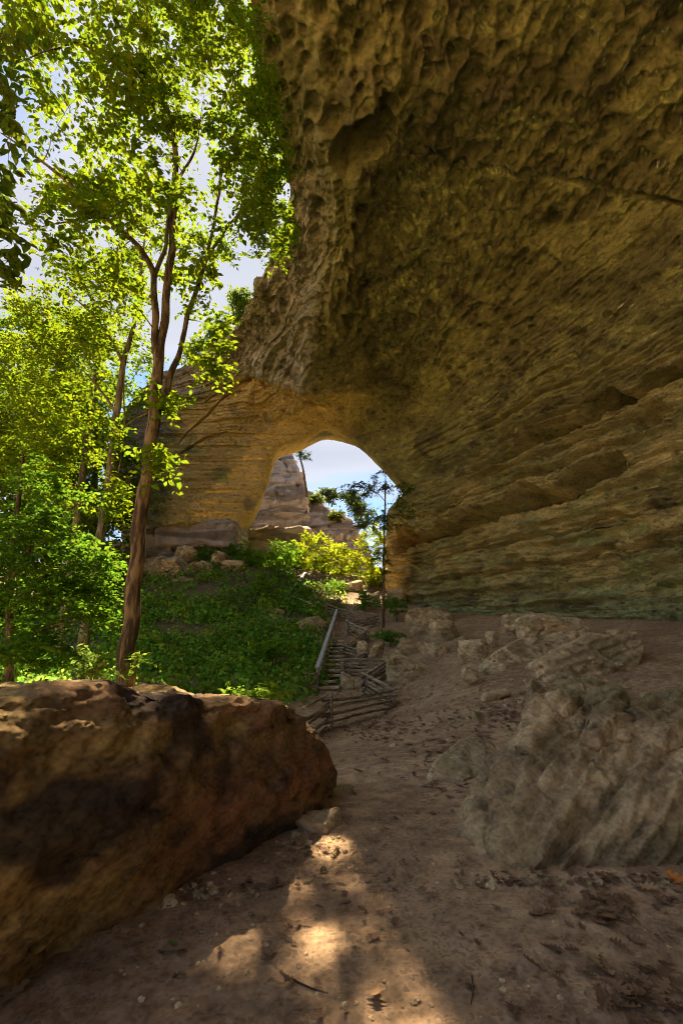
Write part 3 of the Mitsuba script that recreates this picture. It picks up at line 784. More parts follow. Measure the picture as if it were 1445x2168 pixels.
Y1 = 9.5
G1, G2, G3 = (.145, .215, .008), (.15, .215, .008), (.095, .19, .012)
tree('tree', 'tall forked tree whose bare brown trunk rises right behind the dark boulder',
     [[(255, 1500, Y1, .200), (262, 1440, Y1, .167), (275, 1330, Y1, .152), (300, 1080, Y1, .137), (326, 880, Y1, .127), (334, 780, Y1, .115), (345, 700, Y1, .092), (358, 570, 9.4, .081), (368, 450, 9.3, .074), (372, 350, 9.2, .063), (364, 260, 9, .048), (340, 185, 8.8, .037), (318, 120, 8.6, .026), (300, 20, 8.5, .015)],
      [(334, 780, Y1, .089), (329, 700, Y1 - .1, .078), (326, 580, Y1 - .2, .070), (300, 530, 9, .056), (225, 460, 8.6, .044), (150, 390, 8.2, .037), (60, 320, 7.8, .022), (0, 280, 7.6, .011)],
      [(326, 590, Y1 - .2, .052), (345, 530, Y1 - .2, .044), (356, 470, Y1 - .3, .037), (366, 400, Y1 - .5, .030)],
      [(340, 865, Y1, .081), (358, 810, 9.7, .074), (378, 750, 9.9, .063), (397, 680, 10.1, .059), (430, 565, 10.4, .053), (450, 490, 10.5, .041), (468, 350, 10.6, .031), (474, 240, 10.6, .024), (500, 150, 10.6, .013), (540, 60, 10.7, .007)],
      [(435, 545, 10.4, .041), (485, 480, 10.7, .033), (528, 415, 10.9, .027), (556, 345, 11.4, .018), (578, 330, 13, .013), (590, 300, 14.6, .007)],
      [(372, 390, 9.2, .037), (400, 340, 9.1, .030), (420, 290, 9, .018)],
      [(330, 180, 8.8, .030), (270, 150, 8.4, .025), (180, 95, 8.0, .019), (100, 105, 7.6, .015), (30, 135, 7.4, .009)],
      [(310, 165, 8.8, .026), (265, 90, 8.7, .021), (240, 20, 8.6, .015), (235, -60, 8.6, .009)],
      [(364, 395, 9.3, .022), (300, 398, 9, .018), (250, 340, 8.8, .012)],
      [(225, 462, 8.6, .022), (150, 465, 8.2, .016), (60, 490, 8, .009)]],
     [(330, 60, 9, 200, 120, 2.4, 60), (180, 190, 8.3, 150, 130, 1.8, 48), (420, 200, 9.8, 130, 150, 2.2, 60), (500, 400, 10.5, 80, 150, 1.8, 29), (280, 370, 9.2, 130, 110, 2.2, 42), (140, 450, 8.3, 110, 90, 1.6, 26), (210, 590, 9.2, 100, 80, 2, 20),
      (410, 560, 10, 70, 100, 1.8, 18), (555, 250, 11.2, 38, 150, .9, 34), (535, 60, 11.2, 40, 110, 1, 22), (575, 430, 12.4, 32, 110, .8, 16), (578, 395, 14.6, 30, 90, 1.0, 14), (552, 470, 14, 40, 70, 1.2, 12), (565, 250, 13.6, 28, 110, 1.0, 18), (598, 500, 14.6, 26, 70, 1.0, 13), (602, 552, 15.2, 20, 50, 1.2, 4), (545, 520, 11.8, 40, 60, 1, 8), (520, 330, 12.5, 45, 120, 1.3, 20), (440, 20, 10, 90, 60, 2, 18), (90, 30, 8, 120, 70, 1.5, 24), (450, 765, 9.9, 42, 48, .4, 9), (365, 850, 9.5, 20, 34, .25, 5), (330, 985, 9.4, 18, 45, .2, 6), (455, 690, 10, 40, 50, .6, 6)],
     4, per=44, spread=.32, size=.148, base=G1, sides=20)
tree('tree', 'slender vine hung tree with pale trunk behind and left of the main forked trunk',
     [[(168, 1420, 15, .178), (182, 1330, 15, .163), (200, 1210, 15, .144), (224, 1060, 15, .130), (240, 940, 15, .115), (254, 810, 15, .100), (268, 740, 15, .085), (284, 680, 15, .067), (300, 560, 15, .044), (310, 450, 15, .022)],
      [(262, 770, 15, .059), (235, 720, 14.6, .044), (190, 660, 14, .033), (140, 620, 13.6, .015)],
      [(246, 880, 15, .044), (200, 810, 14.6, .033), (150, 760, 14.2, .022), (90, 720, 14, .011)],
      [(240, 930, 15, .033), (300, 880, 14.8, .022), (330, 868, 14.6, .011)]],
     [(230, 620, 15, 130, 110, 2.6, 50), (130, 720, 14.4, 120, 90, 2.4, 50), (60, 640, 14.6, 70, 60, 2, 14), (110, 850, 15, 110, 90, 2.4, 44), (240, 1065, 14.2, 34, 60, .7, 12), (235, 900, 14.4, 26, 70, .7, 8), (310, 480, 15.5, 90, 110, 2, 30)],
     5, per=46, spread=.40, size=.165, base=G2, bark='m_bark_grey', sides=14)
tree('tree', 'leaning thin tree with bright foliage in the middle of the left thicket',
     [[(120, 1420, 20, .2), (150, 1200, 20, .17), (175, 1000, 20, .14), (195, 860, 20, .12), (203, 740, 20, .08), (205, 640, 20, .04)], [(185, 930, 20, .07), (130, 840, 19.5, .05), (80, 800, 19, .02)]],
     [(170, 780, 20, 100, 130, 3, 60), (90, 900, 19.5, 110, 130, 3, 60), (140, 990, 20, 80, 100, 2.4, 34)], 6, per=56, spread=.55, size=.19, base=G2, bark='m_bark_grey', group=None)
tree('tree', 'bright leafy tree crown at the left edge under the open sky',
     [[(-60, 1400, 24, .3), (-30, 1100, 24, .25), (10, 900, 24, .18), (40, 780, 24, .1), (50, 710, 24, .05)], [(0, 950, 24, .1), (60, 880, 23.5, .07), (110, 830, 23, .03)]],
     [(30, 800, 24, 110, 100, 3.5, 90), (60, 960, 23, 110, 110, 3, 80), (-40, 900, 24, 100, 180, 3, 60)], 7, per=58, spread=.65, size=.23, base=(.15, .215, .009), bark='m_bark_grey')
tree('tree', 'shady layered maple with drooping green sprays in the lower left thicket',
     [[(18, 1470, 11.5, .10), (20, 1350, 11.5, .09), (25, 1200, 11.5, .075), (40, 1060, 11.5, .055), (50, 960, 11.5, .03)], [(22, 1300, 11.5, .05), (110, 1210, 11.2, .035), (210, 1170, 11, .012)], [(24, 1230, 11.5, .05), (120, 1100, 11.3, .03), (180, 1060, 11, .012)], [(20, 1380, 11.5, .04), (100, 1330, 11, .025), (190, 1310, 10.6, .01)]],
     [(70, 1060, 11.4, 130, 90, 1.8, 44), (110, 1180, 11.2, 140, 80, 1.8, 56), (110, 1290, 10.8, 150, 70, 1.6, 56), (70, 1380, 10.4, 110, 40, 1.2, 34), (215, 1240, 10.8, 60, 70, .9, 20), (-40, 1200, 11, 60, 200, 1.5, 30)],
     8, per=56, spread=.33, size=.12, base=G3, flat=.12, droop=.16)
tree('tree', 'near tree outside the left edge with large dark leaves hanging into view',
     [[(-900, 1900, 4.4, .2), (-700, 1300, 4.6, .17), (-520, 700, 4.8, .12), (-420, 400, 5, .08), (-380, 150, 5, .05)], [(-470, 560, 4.9, .05), (-250, 480, 5, .035), (-60, 440, 5, .02), (40, 430, 5, .008)], [(-430, 420, 5, .05), (-240, 250, 5, .03), (-60, 230, 5, .015), (30, 240, 5, .008)]],
     [(-10, 230, 5, 55, 90, .5, 16), (-5, 420, 5, 60, 60, .5, 16), (10, 560, 5, 40, 60, .4, 10), (-10, 90, 5, 50, 60, .5, 10), (-200, 350, 5, 150, 200, .8, 40)],
     12, per=12, spread=.19, size=.165, base=(.11, .17, .012), flat=.5, wide=.5)
FOREST = [(-160, 700, 34, 'dense forest tree far left behind the thicket'), (60, 720, 40, 'tall forest tree at the back of the left woods'), (200, 760, 36, 'bushy forest tree behind the leaning thin tree'),
          (-60, 1000, 30, 'low forest tree filling the gap at the left edge'), (120, 1060, 31, 'shaded forest tree on the slope left of the arch pier'), (150, 900, 34, 'forest tree standing just left of the arch pier'), (-330, 800, 28, 'forest tree just beyond the left edge of the picture'), (-560, 800, 34, 'second forest tree beyond the left edge of the picture')]
for i, (px, py, Y, lab) in enumerate(FOREST):
    s = Y / 34
    rx, ry = 150 / s, 190 / s
    tree('forest_tree', lab, [[(px - 10, 1400, Y, .3), (px, py + 250, Y, .24), (px + 5, py + 60, Y, .14), (px + 8, py - 120, Y, .05)]],
         [(px, py + 30, Y, rx, ry * .85, 4, 120), (px + 10, py + 250, Y, rx, ry * .7, 3.5, 70)], 30 + i, per=46, spread=.85, size=.36, base=(.10, .18, .012) if i % 2 else (.13, .20, .010), bark='m_bark_grey', sides=8, r0=.03)
tree('young_tree', 'slim straight young tree with drooping sprays in front of the arch opening',
     [[(811, 1335, 27, .085), (812, 1200, 27, .07), (814, 1080, 27, .05), (816, 1000, 27, .02)], [(813, 1060, 27, .025), (780, 1035, 26.7, .018), (745, 1030, 26.5, .006)], [(814, 1035, 27, .025), (850, 1030, 27, .015), (872, 1040, 27, .006)], [(813, 1120, 27, .025), (780, 1110, 26.8, .015), (752, 1125, 26.6, .006)], [(814, 1075, 27, .02), (840, 1085, 27, .012), (862, 1100, 27, .005)]],
     [(760, 1035, 26.6, 45, 22, .7, 26), (800, 1020, 27, 30, 25, .7, 16), (850, 1035, 27, 35, 14, .7, 18), (785, 1110, 26.7, 45, 34, .8, 26), (840, 1090, 27, 40, 40, .8, 22), (800, 1190, 27, 30, 60, .6, 12)],
     14, per=34, spread=.26, size=.13, base=(.085, .15, .016), flat=.15, droop=.3, r0=.014)
# slender pine beyond the arch
t = thing('pine_tree', 'slender lone pine with a flat tuft of needles on the skyline through the arch', 'tree')
pq = spline([[*at(650, 1052, 57), .16], [*at(646, 1024, 57), .14], [*at(641, 992, 57), .12], [*at(636, 972, 57), .09], [*at(633, 954, 57), .04]], 24)
part(t, 'trunk', tube(pq[:, :3], pq[:, 3], 8), 'm_bark', smooth=True)
pt = Tree([[(638, 980, 57, .08), (633, 952, 57, .04)]], 41)
ptg = blobs([(642, 964, 57, 19, 7, 1.0, 18), (637, 954, 57, 13, 5, .8, 10), (650, 973, 57, 12, 4, .6, 8)], pt.rng)
ptw = pt.twigs(ptg, .03)
part(t, 'twigs', join([tube(p, r, 4, cap=False) for p, r in ptw]), 'm_bark', stuff=True)
add_leaves(t, 'needles', spray(ptw, pt.rng, 34, .22, .26, (.035, .06, .02), wide=.2, flat=.3))


def bush(name, label, cat, px, py, Y, rx, ry, dy, n, per, size, base, seed, spread=.3, group=None, stem=True, **kw):
    t = thing(name, label, cat, group)
    rng = np.random.default_rng(seed)
    c = at(px, py, Y)
    g = np.array([c[0], c[1], float(gz(c[0], c[1])) if name != 'far_shrub' else at(px, py + ry * 1.2, Y)[2]])
    tr = Tree([[(px, py + ry, Y, .03), (px, py, Y, .015)]], seed)
    tr.limbs = []
    tr.nodes = [g, (g + c) / 2, c - [0, 0, .1]]
    tr.rad = [.05, .04, .02]
    tg = blobs([(px, py, Y, rx, ry, dy, n)], rng)
    tw = tr.twigs(tg, .02)
    part(t, 'stems', join([tube(np.array([g - [0, 0, .1], (g + c) / 2, c]), np.array([.05, .04, .015]), 6)] + [tube(p, r, 4, cap=False) for p, r in tw]), 'm_bark', stuff=True)
    add_leaves(t, 'foliage', spray(tw, rng, per, spread, size, base, **kw))


YEL, DG, MG = (.30, .36, .012), (.15, .31, .035), (.19, .35, .025)
for i, a in enumerate([
    ('shrub', 'glowing yellow green shrub under the arch right of the upper handrail', 668, 1170, 40, 48, 52, 1.4, 52, 40, .22, YEL),
    ('shrub', 'sunlit yellow bush at the middle of the arch opening above the trail', 722, 1195, 39.6, 48, 46, 1.4, 52, 40, .22, YEL),
    ('shrub', 'yellow lit bush beside the end of the cliff wall behind the slim young tree', 785, 1165, 40.3, 42, 66, 1.4, 62, 40, .22, YEL),
    ('shrub', 'low bright yellow bush at the foot of the cliff wall end', 795, 1228, 37.8, 42, 30, 1, 36, 40, .2, YEL),
    ('shrub', 'tall mid green shrub left of the glowing yellow shrub', 600, 1176, 39, 42, 42, 1.5, 50, 44, .22, MG),
    ('shrub', 'round green shrub below the layered ledge', 545, 1190, 38, 45, 36, 1.5, 40, 44, .2, MG),
    ('shrub', 'dark green mounded bush on top of the pier rubble', 505, 1165, 38.5, 36, 26, 1.3, 30, 44, .2, DG),
    ('shrub', 'dark creeping bush draped over the grey blocks of the pier rubble', 430, 1176, 37.6, 40, 14, 1.0, 22, 40, .2, DG),
    ('shrub', 'leafy green shrub left of the upper handrail', 560, 1246, 32, 34, 30, 1.2, 36, 44, .18, MG),
    ('shrub', 'bushy fern green shrub low on the hillside near the stairs', 575, 1370, 21, 42, 30, .9, 30, 44, .13, MG),
    ('shrub', 'dark shrub around the foot of the slim young tree', 838, 1280, 29, 38, 22, .9, 26, 40, .15, DG),
    ('shrub', 'small green plant clump right of the fence below the young tree', 825, 1345, 23, 42, 14, .8, 22, 40, .13, DG),
    ('shrub', 'dark green bush in the shade between the grey boulders', 770, 1270, 32, 26, 20, .8, 20, 40, .15, DG),
    ('shrub', 'bright leafy sprig showing over the boulder left of the main trunk', 195, 1412, 8.3, 46, 30, .35, 14, 18, .115, (.12, .19, .03)),
    ('shrub', 'bright shoots growing up the right side of the main trunk', 288, 1405, 9.2, 12, 42, .2, 9, 14, .10, (.12, .19, .02)),
    ('shrub', 'bright young leaves rising over the middle of the dark boulder', 515, 1470, 6.4, 60, 14, .3, 16, 20, .085, (.12, .20, .02)),
    ('shrub', 'green seedling shoots over the right half of the dark boulder', 590, 1462, 8.5, 34, 14, .3, 10, 18, .09, MG)]):
    lab = a[1]
    bush(a[0], lab, 'shrub', *a[2:8], a[8], a[9], a[10], a[11], 200 + i, spread=a[10] * 1.7)
for i, a in enumerate([('scrubby little tree on the ridge left of the slim young tree', 745, 1055, 66, 26, 22), ('small round tree on the ridge skyline nearest the pine', 696, 1048, 66, 22, 18), ('golden shrub on the shoulder of the pillar under the pine', 664, 1055, 61, 14, 9),
                       ('golden green bush growing on the face of the low ridge', 712, 1092, 60, 10, 7), ('olive tree clump at the right end of the ridge', 765, 1078, 64, 24, 20), ('hazy tree behind the right end of the ridge', 775, 1100, 70, 30, 25)]):
    bush('far_shrub', a[0], 'shrub', a[1], a[2], a[3], a[4], a[5], 1.5, 40, 30, .34, (.11, .14, .02) if 'golden' in a[0] else (.06, .09, .02), 260 + i, spread=.5)
for i, a in enumerate([('leafy scrub on top of the arch left of the cliff lip', 420, 742, 37.5, 45, 26, .09), ('bright bush on the arch top close to the overhanging cliff', 510, 650, 30, 26, 40, .09), ('scrub clinging to the cliff lip above the pale overhang', 465, 700, 33, 26, 22, .1)]):
    bush('far_shrub', a[0], 'shrub', a[1], a[2], a[3], a[4], a[5], 1.6, 46, 40, .24, (.10, .15, .015), 280 + i, spread=.4)
# vine hanging along the second trunk
vq = spline([at(266, 745, 14.7), at(262, 830, 14.6), at(262, 930, 14.6), at(243, 1040, 14.6), at(216, 1130, 14.6), at(205, 1250, 14.6)], 40)
whole('vine', tube(vq, np.full(40, .022), 6), 'm_bark', 'dark woody vine hanging down along the pale second trunk', 'vine', smooth=True)


# undergrowth: ground cover on the hillside
def cover(n, region, per, size, base, seed, spread, h=.45):
    rng = np.random.default_rng(seed)
    cs, nn, sz, cb = [], [], [], []
    xy = region(rng, n)
    z = gz(xy[:, 0], xy[:, 1])
    for (x, y), zz in zip(xy, z):
        s = rng.uniform(.6, 1.5)
        k = int(per * rng.uniform(.5, 1.4))
        o = rng.normal(size=(k, 3)) * [spread * s, spread * s, .12 * s]
        o[:, 2] += h * s * rng.uniform(.3, 1.1, k) * np.exp(-(o[:, 0] ** 2 + o[:, 1] ** 2) / (2 * spread * spread * s * s) * .6)
        cs.append(np.array([x, y, zz]) + o)
        sz.append(np.full((k, 1), size * rng.uniform(.55, 1.6)))
        cb.append(np.tile(np.array(base) * rng.uniform(.55, 1.35) * [rng.uniform(.7, 1.5), 1, rng.uniform(.7, 1.4)], (k, 1)))
        nn.append(np.stack([o[:, 0] * 1.2, o[:, 1] * 1.2, np.full(k, .5)], 1) + rng.normal(size=(k, 3)) * .3)
    c = np.vstack(cs)
    return leaves(c, np.vstack(nn), rng, np.vstack(sz), np.vstack(cb), jitter=.35, gold=.2)


def hillside(rng, n):
    out = []
    while len(out) < n:
        y = rng.uniform(11, 37)
        x = rng.uniform(-22, 0)
        right = -.7 - .02 * (y - 18) if y < 31 else .2
        if y < 17:
            right = -1.0 - (17 - y) * .35
        if y > 30.5 and x < -4.5 and rng.random() < .5:
            continue
        if x < right and meshkit.noise(np.array([[x * .35, y * .35, 2.]]), 9)[0] > .24:
            out.append((x, y))
    return np.array(out)


lv = cover(2900, hillside, 32, .17, (.21, .40, .045), 300, .34)
whole('undergrowth', (lv[0], lv[1]), 'm_leaf', 'dense low green plants covering the shaded hillside left of the stairs', 'undergrowth', kind='stuff', color=lv[2])
lv = cover(230, lambda g, n: np.stack([g.uniform(-4, 9, n), g.uniform(41, 52, n)], 1), 26, .28, (.10, .16, .014), 301, .5, .8)
whole('undergrowth', (lv[0], lv[1]), 'm_leaf', 'sunlit yellow green plants beyond the arch', 'undergrowth', kind='stuff', color=lv[2])


# ------------------------------------------------------------------ split rail fence
def split_log(a, b, w, h, rng, n=9):
    a, b = np.asarray(a, float), np.asarray(b, float)
    d = b - a
    L = np.linalg.norm(d)
    d /= L
    s = np.cross(d, [0, 0, 1]); s /= np.linalg.norm(s)
    u = np.cross(s, d)
    ang = np.sort(np.linspace(0, 2 * np.pi, 6, endpoint=False) + rng.uniform(-.3, .3, 6))
    rad = rng.uniform(.75, 1.15, 6)
    k = np.linspace(0, 1, n)
    bow = np.sin(k * np.pi) * rng.uniform(-.05, .03) + .014 * (rng.random(n) - .5)
    side = np.sin(k * np.pi * rng.uniform(.8, 1.6)) * rng.uniform(-.04, .04)
    tap = np.linspace(rng.uniform(.85, 1.1), rng.uniform(.75, 1.05), n) + .05 * rng.normal(size=n)
    cen = a + d * (k * L)[:, None] + u * bow[:, None] + s * side[:, None]
    v = cen[:, None] + (np.cos(ang) * rad * w)[None, :, None] * tap[:, None, None] * s + (np.sin(ang) * rad * h)[None, :, None] * tap[:, None, None] * u
    v = v.reshape(-1, 3)
    f = grid_faces(n, 6, True)
    m = len(v)
    v = np.vstack([v, cen[:1], cen[-1:]])
    i = np.arange(6)
    return v, np.vstack([f, np.stack([i, (i + 1) % 6, i * 0 + m], 1)[:, ::-1], np.stack([(n - 1) * 6 + i, (n - 1) * 6 + (i + 1) % 6, i * 0 + m + 1], 1)])


fr = np.random.default_rng(77)
tf = thing('split_rail_fence', 'weathered zigzag split rail fence climbing beside the stairs', 'fence')
J = [at(px, py, Y) for px, py, Y in FJ]
for i in range(len(J) - 1):
    a, b = J[i].copy(), J[i + 1].copy()
    d = (b - a); L = np.linalg.norm(d); d /= L
    ha, hb = FH[i], FH[i + 1]
    nr = 5 if i < 7 else 4
    for k in range(nr):
        f_ = (k + (.55 if i % 2 else .05)) / nr
        p, q = a - [0, 0, ha * f_], b - [0, 0, hb * f_]
        sc = .055 if i > 1 else .05
        part(tf, 'rail', split_log(p - d * .22 + fr.normal(size=3) * .02, q + d * .22 + fr.normal(size=3) * .02, sc * fr.uniform(.9, 1.25), sc * fr.uniform(.75, 1.05), fr), 'm_wood', smooth=False)
for j, hh in ((11, .45), (8, .1), (1, .08)):
    b0 = J[j] + [0.12, 0, hh]
    part(tf, 'post', split_log(b0, b0 - [0.02, .03, FH[j] + hh + .3], .05, .05, fr, 6), 'm_wood', smooth=False)


def box_between(a, b, w, h, up=(0, 0, 1), ch=.006):
    """a board with chamfered edges from a to b"""
    a, b = np.asarray(a, float), np.asarray(b, float)
    d = b - a; L = np.linalg.norm(d); d /= L
    s = np.cross(d, up); s /= np.linalg.norm(s)
    u = np.cross(s, d)
    x = [(-w / 2 + ch, -h / 2), (w / 2 - ch, -h / 2), (w / 2, -h / 2 + ch), (w / 2, h / 2 - ch), (w / 2 - ch, h / 2), (-w / 2 + ch, h / 2), (-w / 2, h / 2 - ch), (-w / 2, -h / 2 + ch)]
    ring = np.array([s * p + u * q for p, q in x])
    v = np.vstack([a + ring, b + ring, [a], [b]])
    i = np.arange(8)
    f = np.vstack([np.stack([i, (i + 1) % 8, (i + 1) % 8 + 8], 1), np.stack([i, (i + 1) % 8 + 8, i + 8], 1), np.stack([(i + 1) % 8, i, i * 0 + 16], 1), np.stack([i + 8, (i + 1) % 8 + 8, i * 0 + 17], 1)])
    return v, f


# stairs with their handrail
ts = thing('stairs', 'timber staircase climbing toward the arch between handrail and fence', 'stairs')
s0, s1 = at(695, 1457, 18.0), at(728, 1317, 30.0)
NT = 18
sd = (s1 - s0) * [1, 1, 0]; sd /= np.linalg.norm(sd)
sx = np.array([sd[1], -sd[0], 0])
for i in range(NT):
    c = s0 + (s1 - s0) * i / (NT - 1)
    wd = .68
    jit = fr.normal(size=3) * .008
    part(ts, 'tread', box_between(c - sx * wd / 2 + jit, c + sx * wd / 2 + jit + [0, 0, fr.normal() * .006], .36, .075, ch=.012), 'm_tread')
for sgn in (-1, 1):
    part(ts, 'stringer', box_between(s0 + sx * .375 * sgn - sd * .35 - [0, 0, .10], s1 + sx * .375 * sgn + sd * .3 - [0, 0, .10], .055, .24), 'm_wood')
h0, h1 = at(671, 1414, 17.5), at(713, 1290, 30.0)
part(ts, 'handrail', box_between(h0, h1, .15, .05), 'm_rail', label='pale grey worn handrail board')
part(ts, 'lower_rail', box_between(h0 - [0, 0, .42], h1 - [0, 0, .42], .045, .10), 'm_wood')
for i in range(6):
    c = h0 + (h1 - h0) * (i / 5 * .985 + .005) + sx * .0
    part(ts, 'post', box_between(c - [0, 0, .03], np.array([c[0], c[1], float(gz(c[0], c[1])) - .3]), .09, .09, up=(0, 1, 0)), 'm_wood')
tg_ = thing('guard_rail', 'low timber guard rail at the foot of the stairs on the left', 'railing')
g0, g1 = at(634, 1462, 17.2), at(672, 1462, 17.5)
part(tg_, 'rail', box_between(g0, g1, .05, .06), 'm_wood')
g2, g3 = at(645, 1427, 17.3), at(672, 1427, 17.5)
part(tg_, 'rail', box_between(g2, g3, .05, .06), 'm_wood')
part(tg_, 'rail', box_between(at(645, 1462, 17.28), at(671, 1432, 17.45), .04, .05), 'm_wood')
gq = at(647, 1425, 17.25)
part(tg_, 'post', box_between(gq, gq - [0, 0, 1.3], .07, .07, up=(0, 1, 0)), 'm_wood')
tu = thing('handrail', 'bent grey timber handrail above the hillside at the head of the stairs', 'railing')
u0, u1, u2 = at(647, 1211, 37.5), at(609, 1257, 33.0), at(659, 1279, 30.8)
for a, b in ((u0, u1), (u1, u2)):
    part(tu, 'rail', box_between(a, b, .15, .05), 'm_rail')
    part(tu, 'lower_rail', box_between(a - [0, 0, .5], b - [0, 0, .5], .05, .10), 'm_wood')
for c in (u0, (u0 + u1) / 2, u1, (u1 + u2) / 2, u2):
    part(tu, 'post', box_between(c - [0, 0, .03], c - [0, 0, 1.25], .09, .09, up=(0, 1, 0)), 'm_wood')


# ------------------------------------------------------------------ fallen leaves, twig, pebbles
def oak_leaf(rng, L):
    n = 22
    t_ = np.linspace(0, 1, n)
    w = .26 * np.sin(np.pi * np.clip(t_ * .96 + .03, 0, 1)) ** .8 * (1 + .6 * np.sin(t_ * 6.2 * 2 * np.pi * .62 - 1)) + .012
    w = np.clip(w, .012, .5)
    curl = rng.uniform(.25, 1.1)
    mid = np.stack([t_ - .5, 0 * t_, curl * .28 * (t_ - .5) ** 2], 1)
    lft = mid + np.stack([.10 * w, w, curl * .5 * w * rng.uniform(.4, 1.2)], 1)
    rgt = mid + np.stack([.10 * w, -w, curl * .5 * w * rng.uniform(.4, 1.2)], 1)
    v = np.vstack([mid, lft, rgt]) * L
    i = np.arange(n - 1)
    f = np.vstack([np.stack([i, i + 1, i + n + 1], 1), np.stack([i, i + n + 1, i + n], 1), np.stack([i, i + 2 * n, i + 2 * n + 1], 1), np.stack([i, i + 2 * n + 1, i + 1], 1)])
    return v, f


def lay(v, rng, x, y, lift=.012):
    a = rng.uniform(0, 6.28)
    tilt = rng.normal(size=2) * .22
    Rz = trimesh.transformations.euler_matrix(tilt[0], tilt[1], a)[:3, :3]
    v = v @ Rz.T
    return v + [x, y, float(gz(x, y)) + near_bump(x, y) - v[:, 2].min() + lift * rng.uniform(.1, 1)]


_bx, _by = np.arange(-6, 12.01, .06), np.arange(0, 26.01, .06)
_bp = np.stack([*np.meshgrid(_bx, _by, indexing='ij'), np.zeros((len(_bx), len(_by)))], -1)
_bt = np.exp(-np.hypot(_bp[..., 0], _bp[..., 1] - 4) / 14) * (.10 * (meshkit.fbm(_bp * .9, 4, 3) - .5) + .028 * (meshkit.fbm(_bp * 6.5, 3, 8) - .5))


def near_bump(x, y):
    return float(map_coordinates(_bt, [[(x + 6) / .06], [y / .06]], order=1, mode='nearest')[0])


def floor_px(px, py):
    Y = 4.0
    k = (1084 - py) / FOC
    sl = (k * cp + sp) / (cp - k * sp)
    for _ in range(16):
        q = at(px, py, Y)
        Y = .4 * Y + .6 * (float(gz(q[0], q[1])) + near_bump(q[0], q[1]) - EYE[2]) / sl
        Y = min(max(Y, .5), 26)
    return at(px, py, Y)


lr = np.random.default_rng(5)


def leafcolor(v, c, rng):
    c = np.array(c) * rng.uniform(.7, 1.3)
    return np.tile(c, (len(v), 1))


for px, py, L, c, lab in [(1268, 2050, .17, (.42, .29, .16), 'pale tan lobed oak leaf lying left of the lower right leaf pile'), (795, 2118, .12, (.26, .16, .08), 'brown curled oak leaf alone on the sand near the bottom edge'),
                          (367, 2018, .13, (.34, .26, .15), 'tan lobed oak leaf on the sand below the dark boulder'), (364, 2003, .07, (.16, .24, .05), 'small fresh green leaf lying against the tan oak leaf'),
                          (1432, 1868, .13, (.45, .16, .03), 'orange fallen leaf at the right edge below the ribbed boulder'), (1020, 1876, .12, (.24, .15, .08), 'brown leaf at the foot of the ribbed boulder'),
                          (1370, 1885, .13, (.28, .18, .10), 'brown oak leaf between the ribbed boulder and the leaf pile'), (30, 2110, .14, (.22, .15, .08), 'dull brown leaf lying alone in the lower left corner')]:
    p = floor_px(px, py)
    v, f = oak_leaf(lr, L)
    v = lay(v, lr, p[0], p[1])
    whole('fallen_leaf', (v, f), 'm_litter', lab, 'leaf', color=leafcolor(v, c, lr))
for grp, cx, cy, sx_, sy_, n, lab in [('dry leaves piled in the lower right corner', 1350, 2110, 70, 45, 60, 'dry brown oak leaf in the pile in the lower right corner'),
                                      ('dry leaves drifted below the ribbed boulder', 1265, 1925, 55, 28, 46, 'dry brown leaf in the drift below the ribbed boulder')]:
    for k in range(n):
        p = floor_px(np.clip(cx + lr.normal() * sx_, 60, 1500), min(cy + lr.normal() * sy_, 2240))
        v, f = oak_leaf(lr, lr.uniform(.05, .105))
        v = lay(v, lr, p[0], p[1], .03)
        whole('fallen_leaf', (v, f), 'm_litter', lab, 'leaf', group=grp, color=leafcolor(v, (.17, .10, .052), lr))
vs, cs_ = [], []
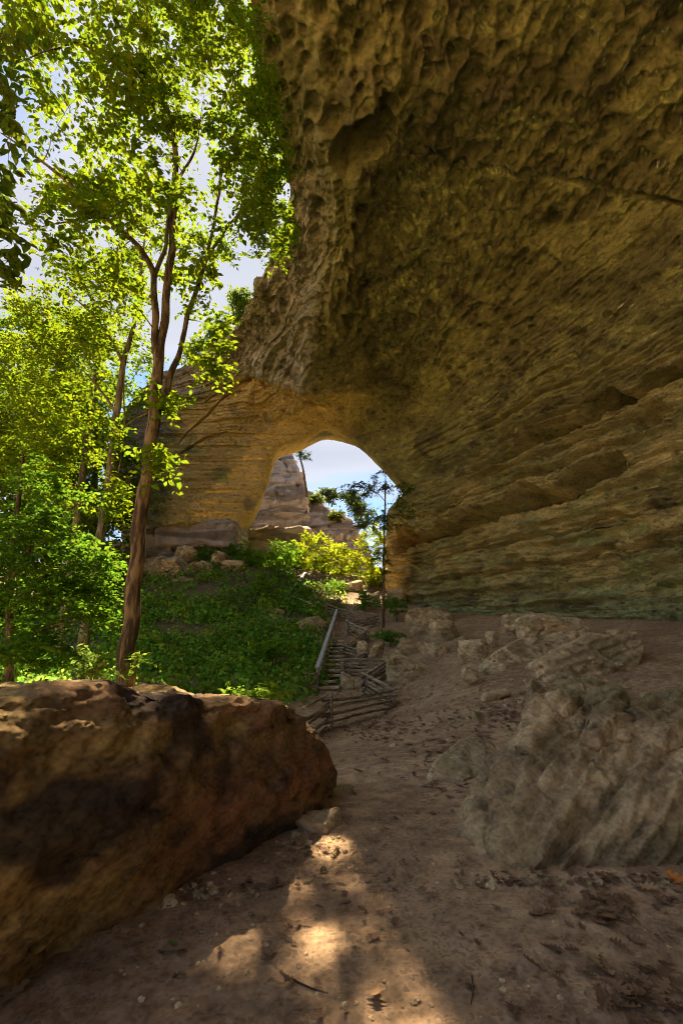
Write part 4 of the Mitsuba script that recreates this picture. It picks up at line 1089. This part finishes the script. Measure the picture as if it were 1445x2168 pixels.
for cx, cy, sx_, sy_, n in [(1110, 1872, 50, 6, 40), (1280, 1866, 90, 6, 50), (420, 1885, 130, 16, 50), (660, 1800, 50, 8, 24), (800, 1540, 50, 14, 240), (1075, 1510, 55, 16, 200), (960, 1590, 60, 40, 120), (1000, 1640, 120, 60, 60), (900, 1720, 200, 150, 70), (760, 1960, 300, 110, 70), (1230, 1460, 120, 30, 80), (1010, 1400, 60, 20, 80), (1340, 1890, 120, 60, 60), (900, 1500, 80, 60, 90)]:
    for k in range(n):
        p = floor_px(cx + lr.normal() * sx_, min(cy + lr.normal() * sy_, 2200))
        v, f = oak_leaf(lr, lr.uniform(.04, .12) * (1.2 if cy < 1600 else .6))
        v = lay(v, lr, p[0], p[1], .02)
        vs.append((v, f)); cs_.append(leafcolor(v, (.16, .095, .055), lr))
whole('leaf_litter', join(vs), 'm_litter', 'scattered bits of dry brown leaf litter on the sandy path and slope', 'leaf litter', kind='stuff', color=np.vstack(cs_))
tq = [floor_px(*q) + [0, 0, .008] for q in ((594, 2062), (620, 2080), (660, 2098), (694, 2108))]
whole('twig', tube(spline(tq, 14), np.linspace(.006, .003, 14), 6), 'm_bark', 'thin dry twig lying across the sunlit sand at the bottom', 'twig', smooth=True)
tq = [floor_px(*q) + [0, 0, .006] for q in ((998, 2070), (1000, 2100), (996, 2130))]
whole('twig', tube(spline(tq, 10), np.linspace(.004, .002, 10), 6), 'm_bark', 'short twig on the shaded sand at the bottom right of the middle', 'twig', smooth=True)
pb = []
ico = trimesh.creation.icosphere(subdivisions=1)
for k in range(900):
    if k >= 420:
        cx, cy, sx_, sy_ = [(1090, 1866, 60, 7), (1270, 1866, 100, 7), (440, 1880, 130, 20), (660, 1790, 50, 12), (920, 1400, 120, 70), (1090, 1480, 110, 40), (1180, 1430, 120, 20)][k % 7]
        p = floor_px(cx + lr.normal() * sx_, max(cy + lr.normal() * sy_, 1395))
        if cy < 1600 and p[1] < 7:
            continue
        s = (lr.uniform(.006, .028) if cy > 1600 else lr.uniform(.02, .075)) * (2.0 if k % 23 == 0 else 1)
    elif k < 240:
        p = floor_px(lr.uniform(250, 1440), lr.uniform(1640, 2160))
        s = lr.uniform(.004, .018)
    else:
        p = floor_px(1010 + lr.normal() * 130, 1470 + abs(lr.normal()) * 45)
        s = lr.uniform(.03, .09) if k % 6 == 0 else lr.uniform(.015, .04)
    v = ico.vertices * lr.uniform(.6, 1.2, (len(ico.vertices), 1)) * [s, s, s * .7] + p
    pb.append((v, ico.faces))
whole('pebbles', join(pb), BO, 'loose pebbles and crumbs of stone on the sand', 'pebbles', kind='stuff')
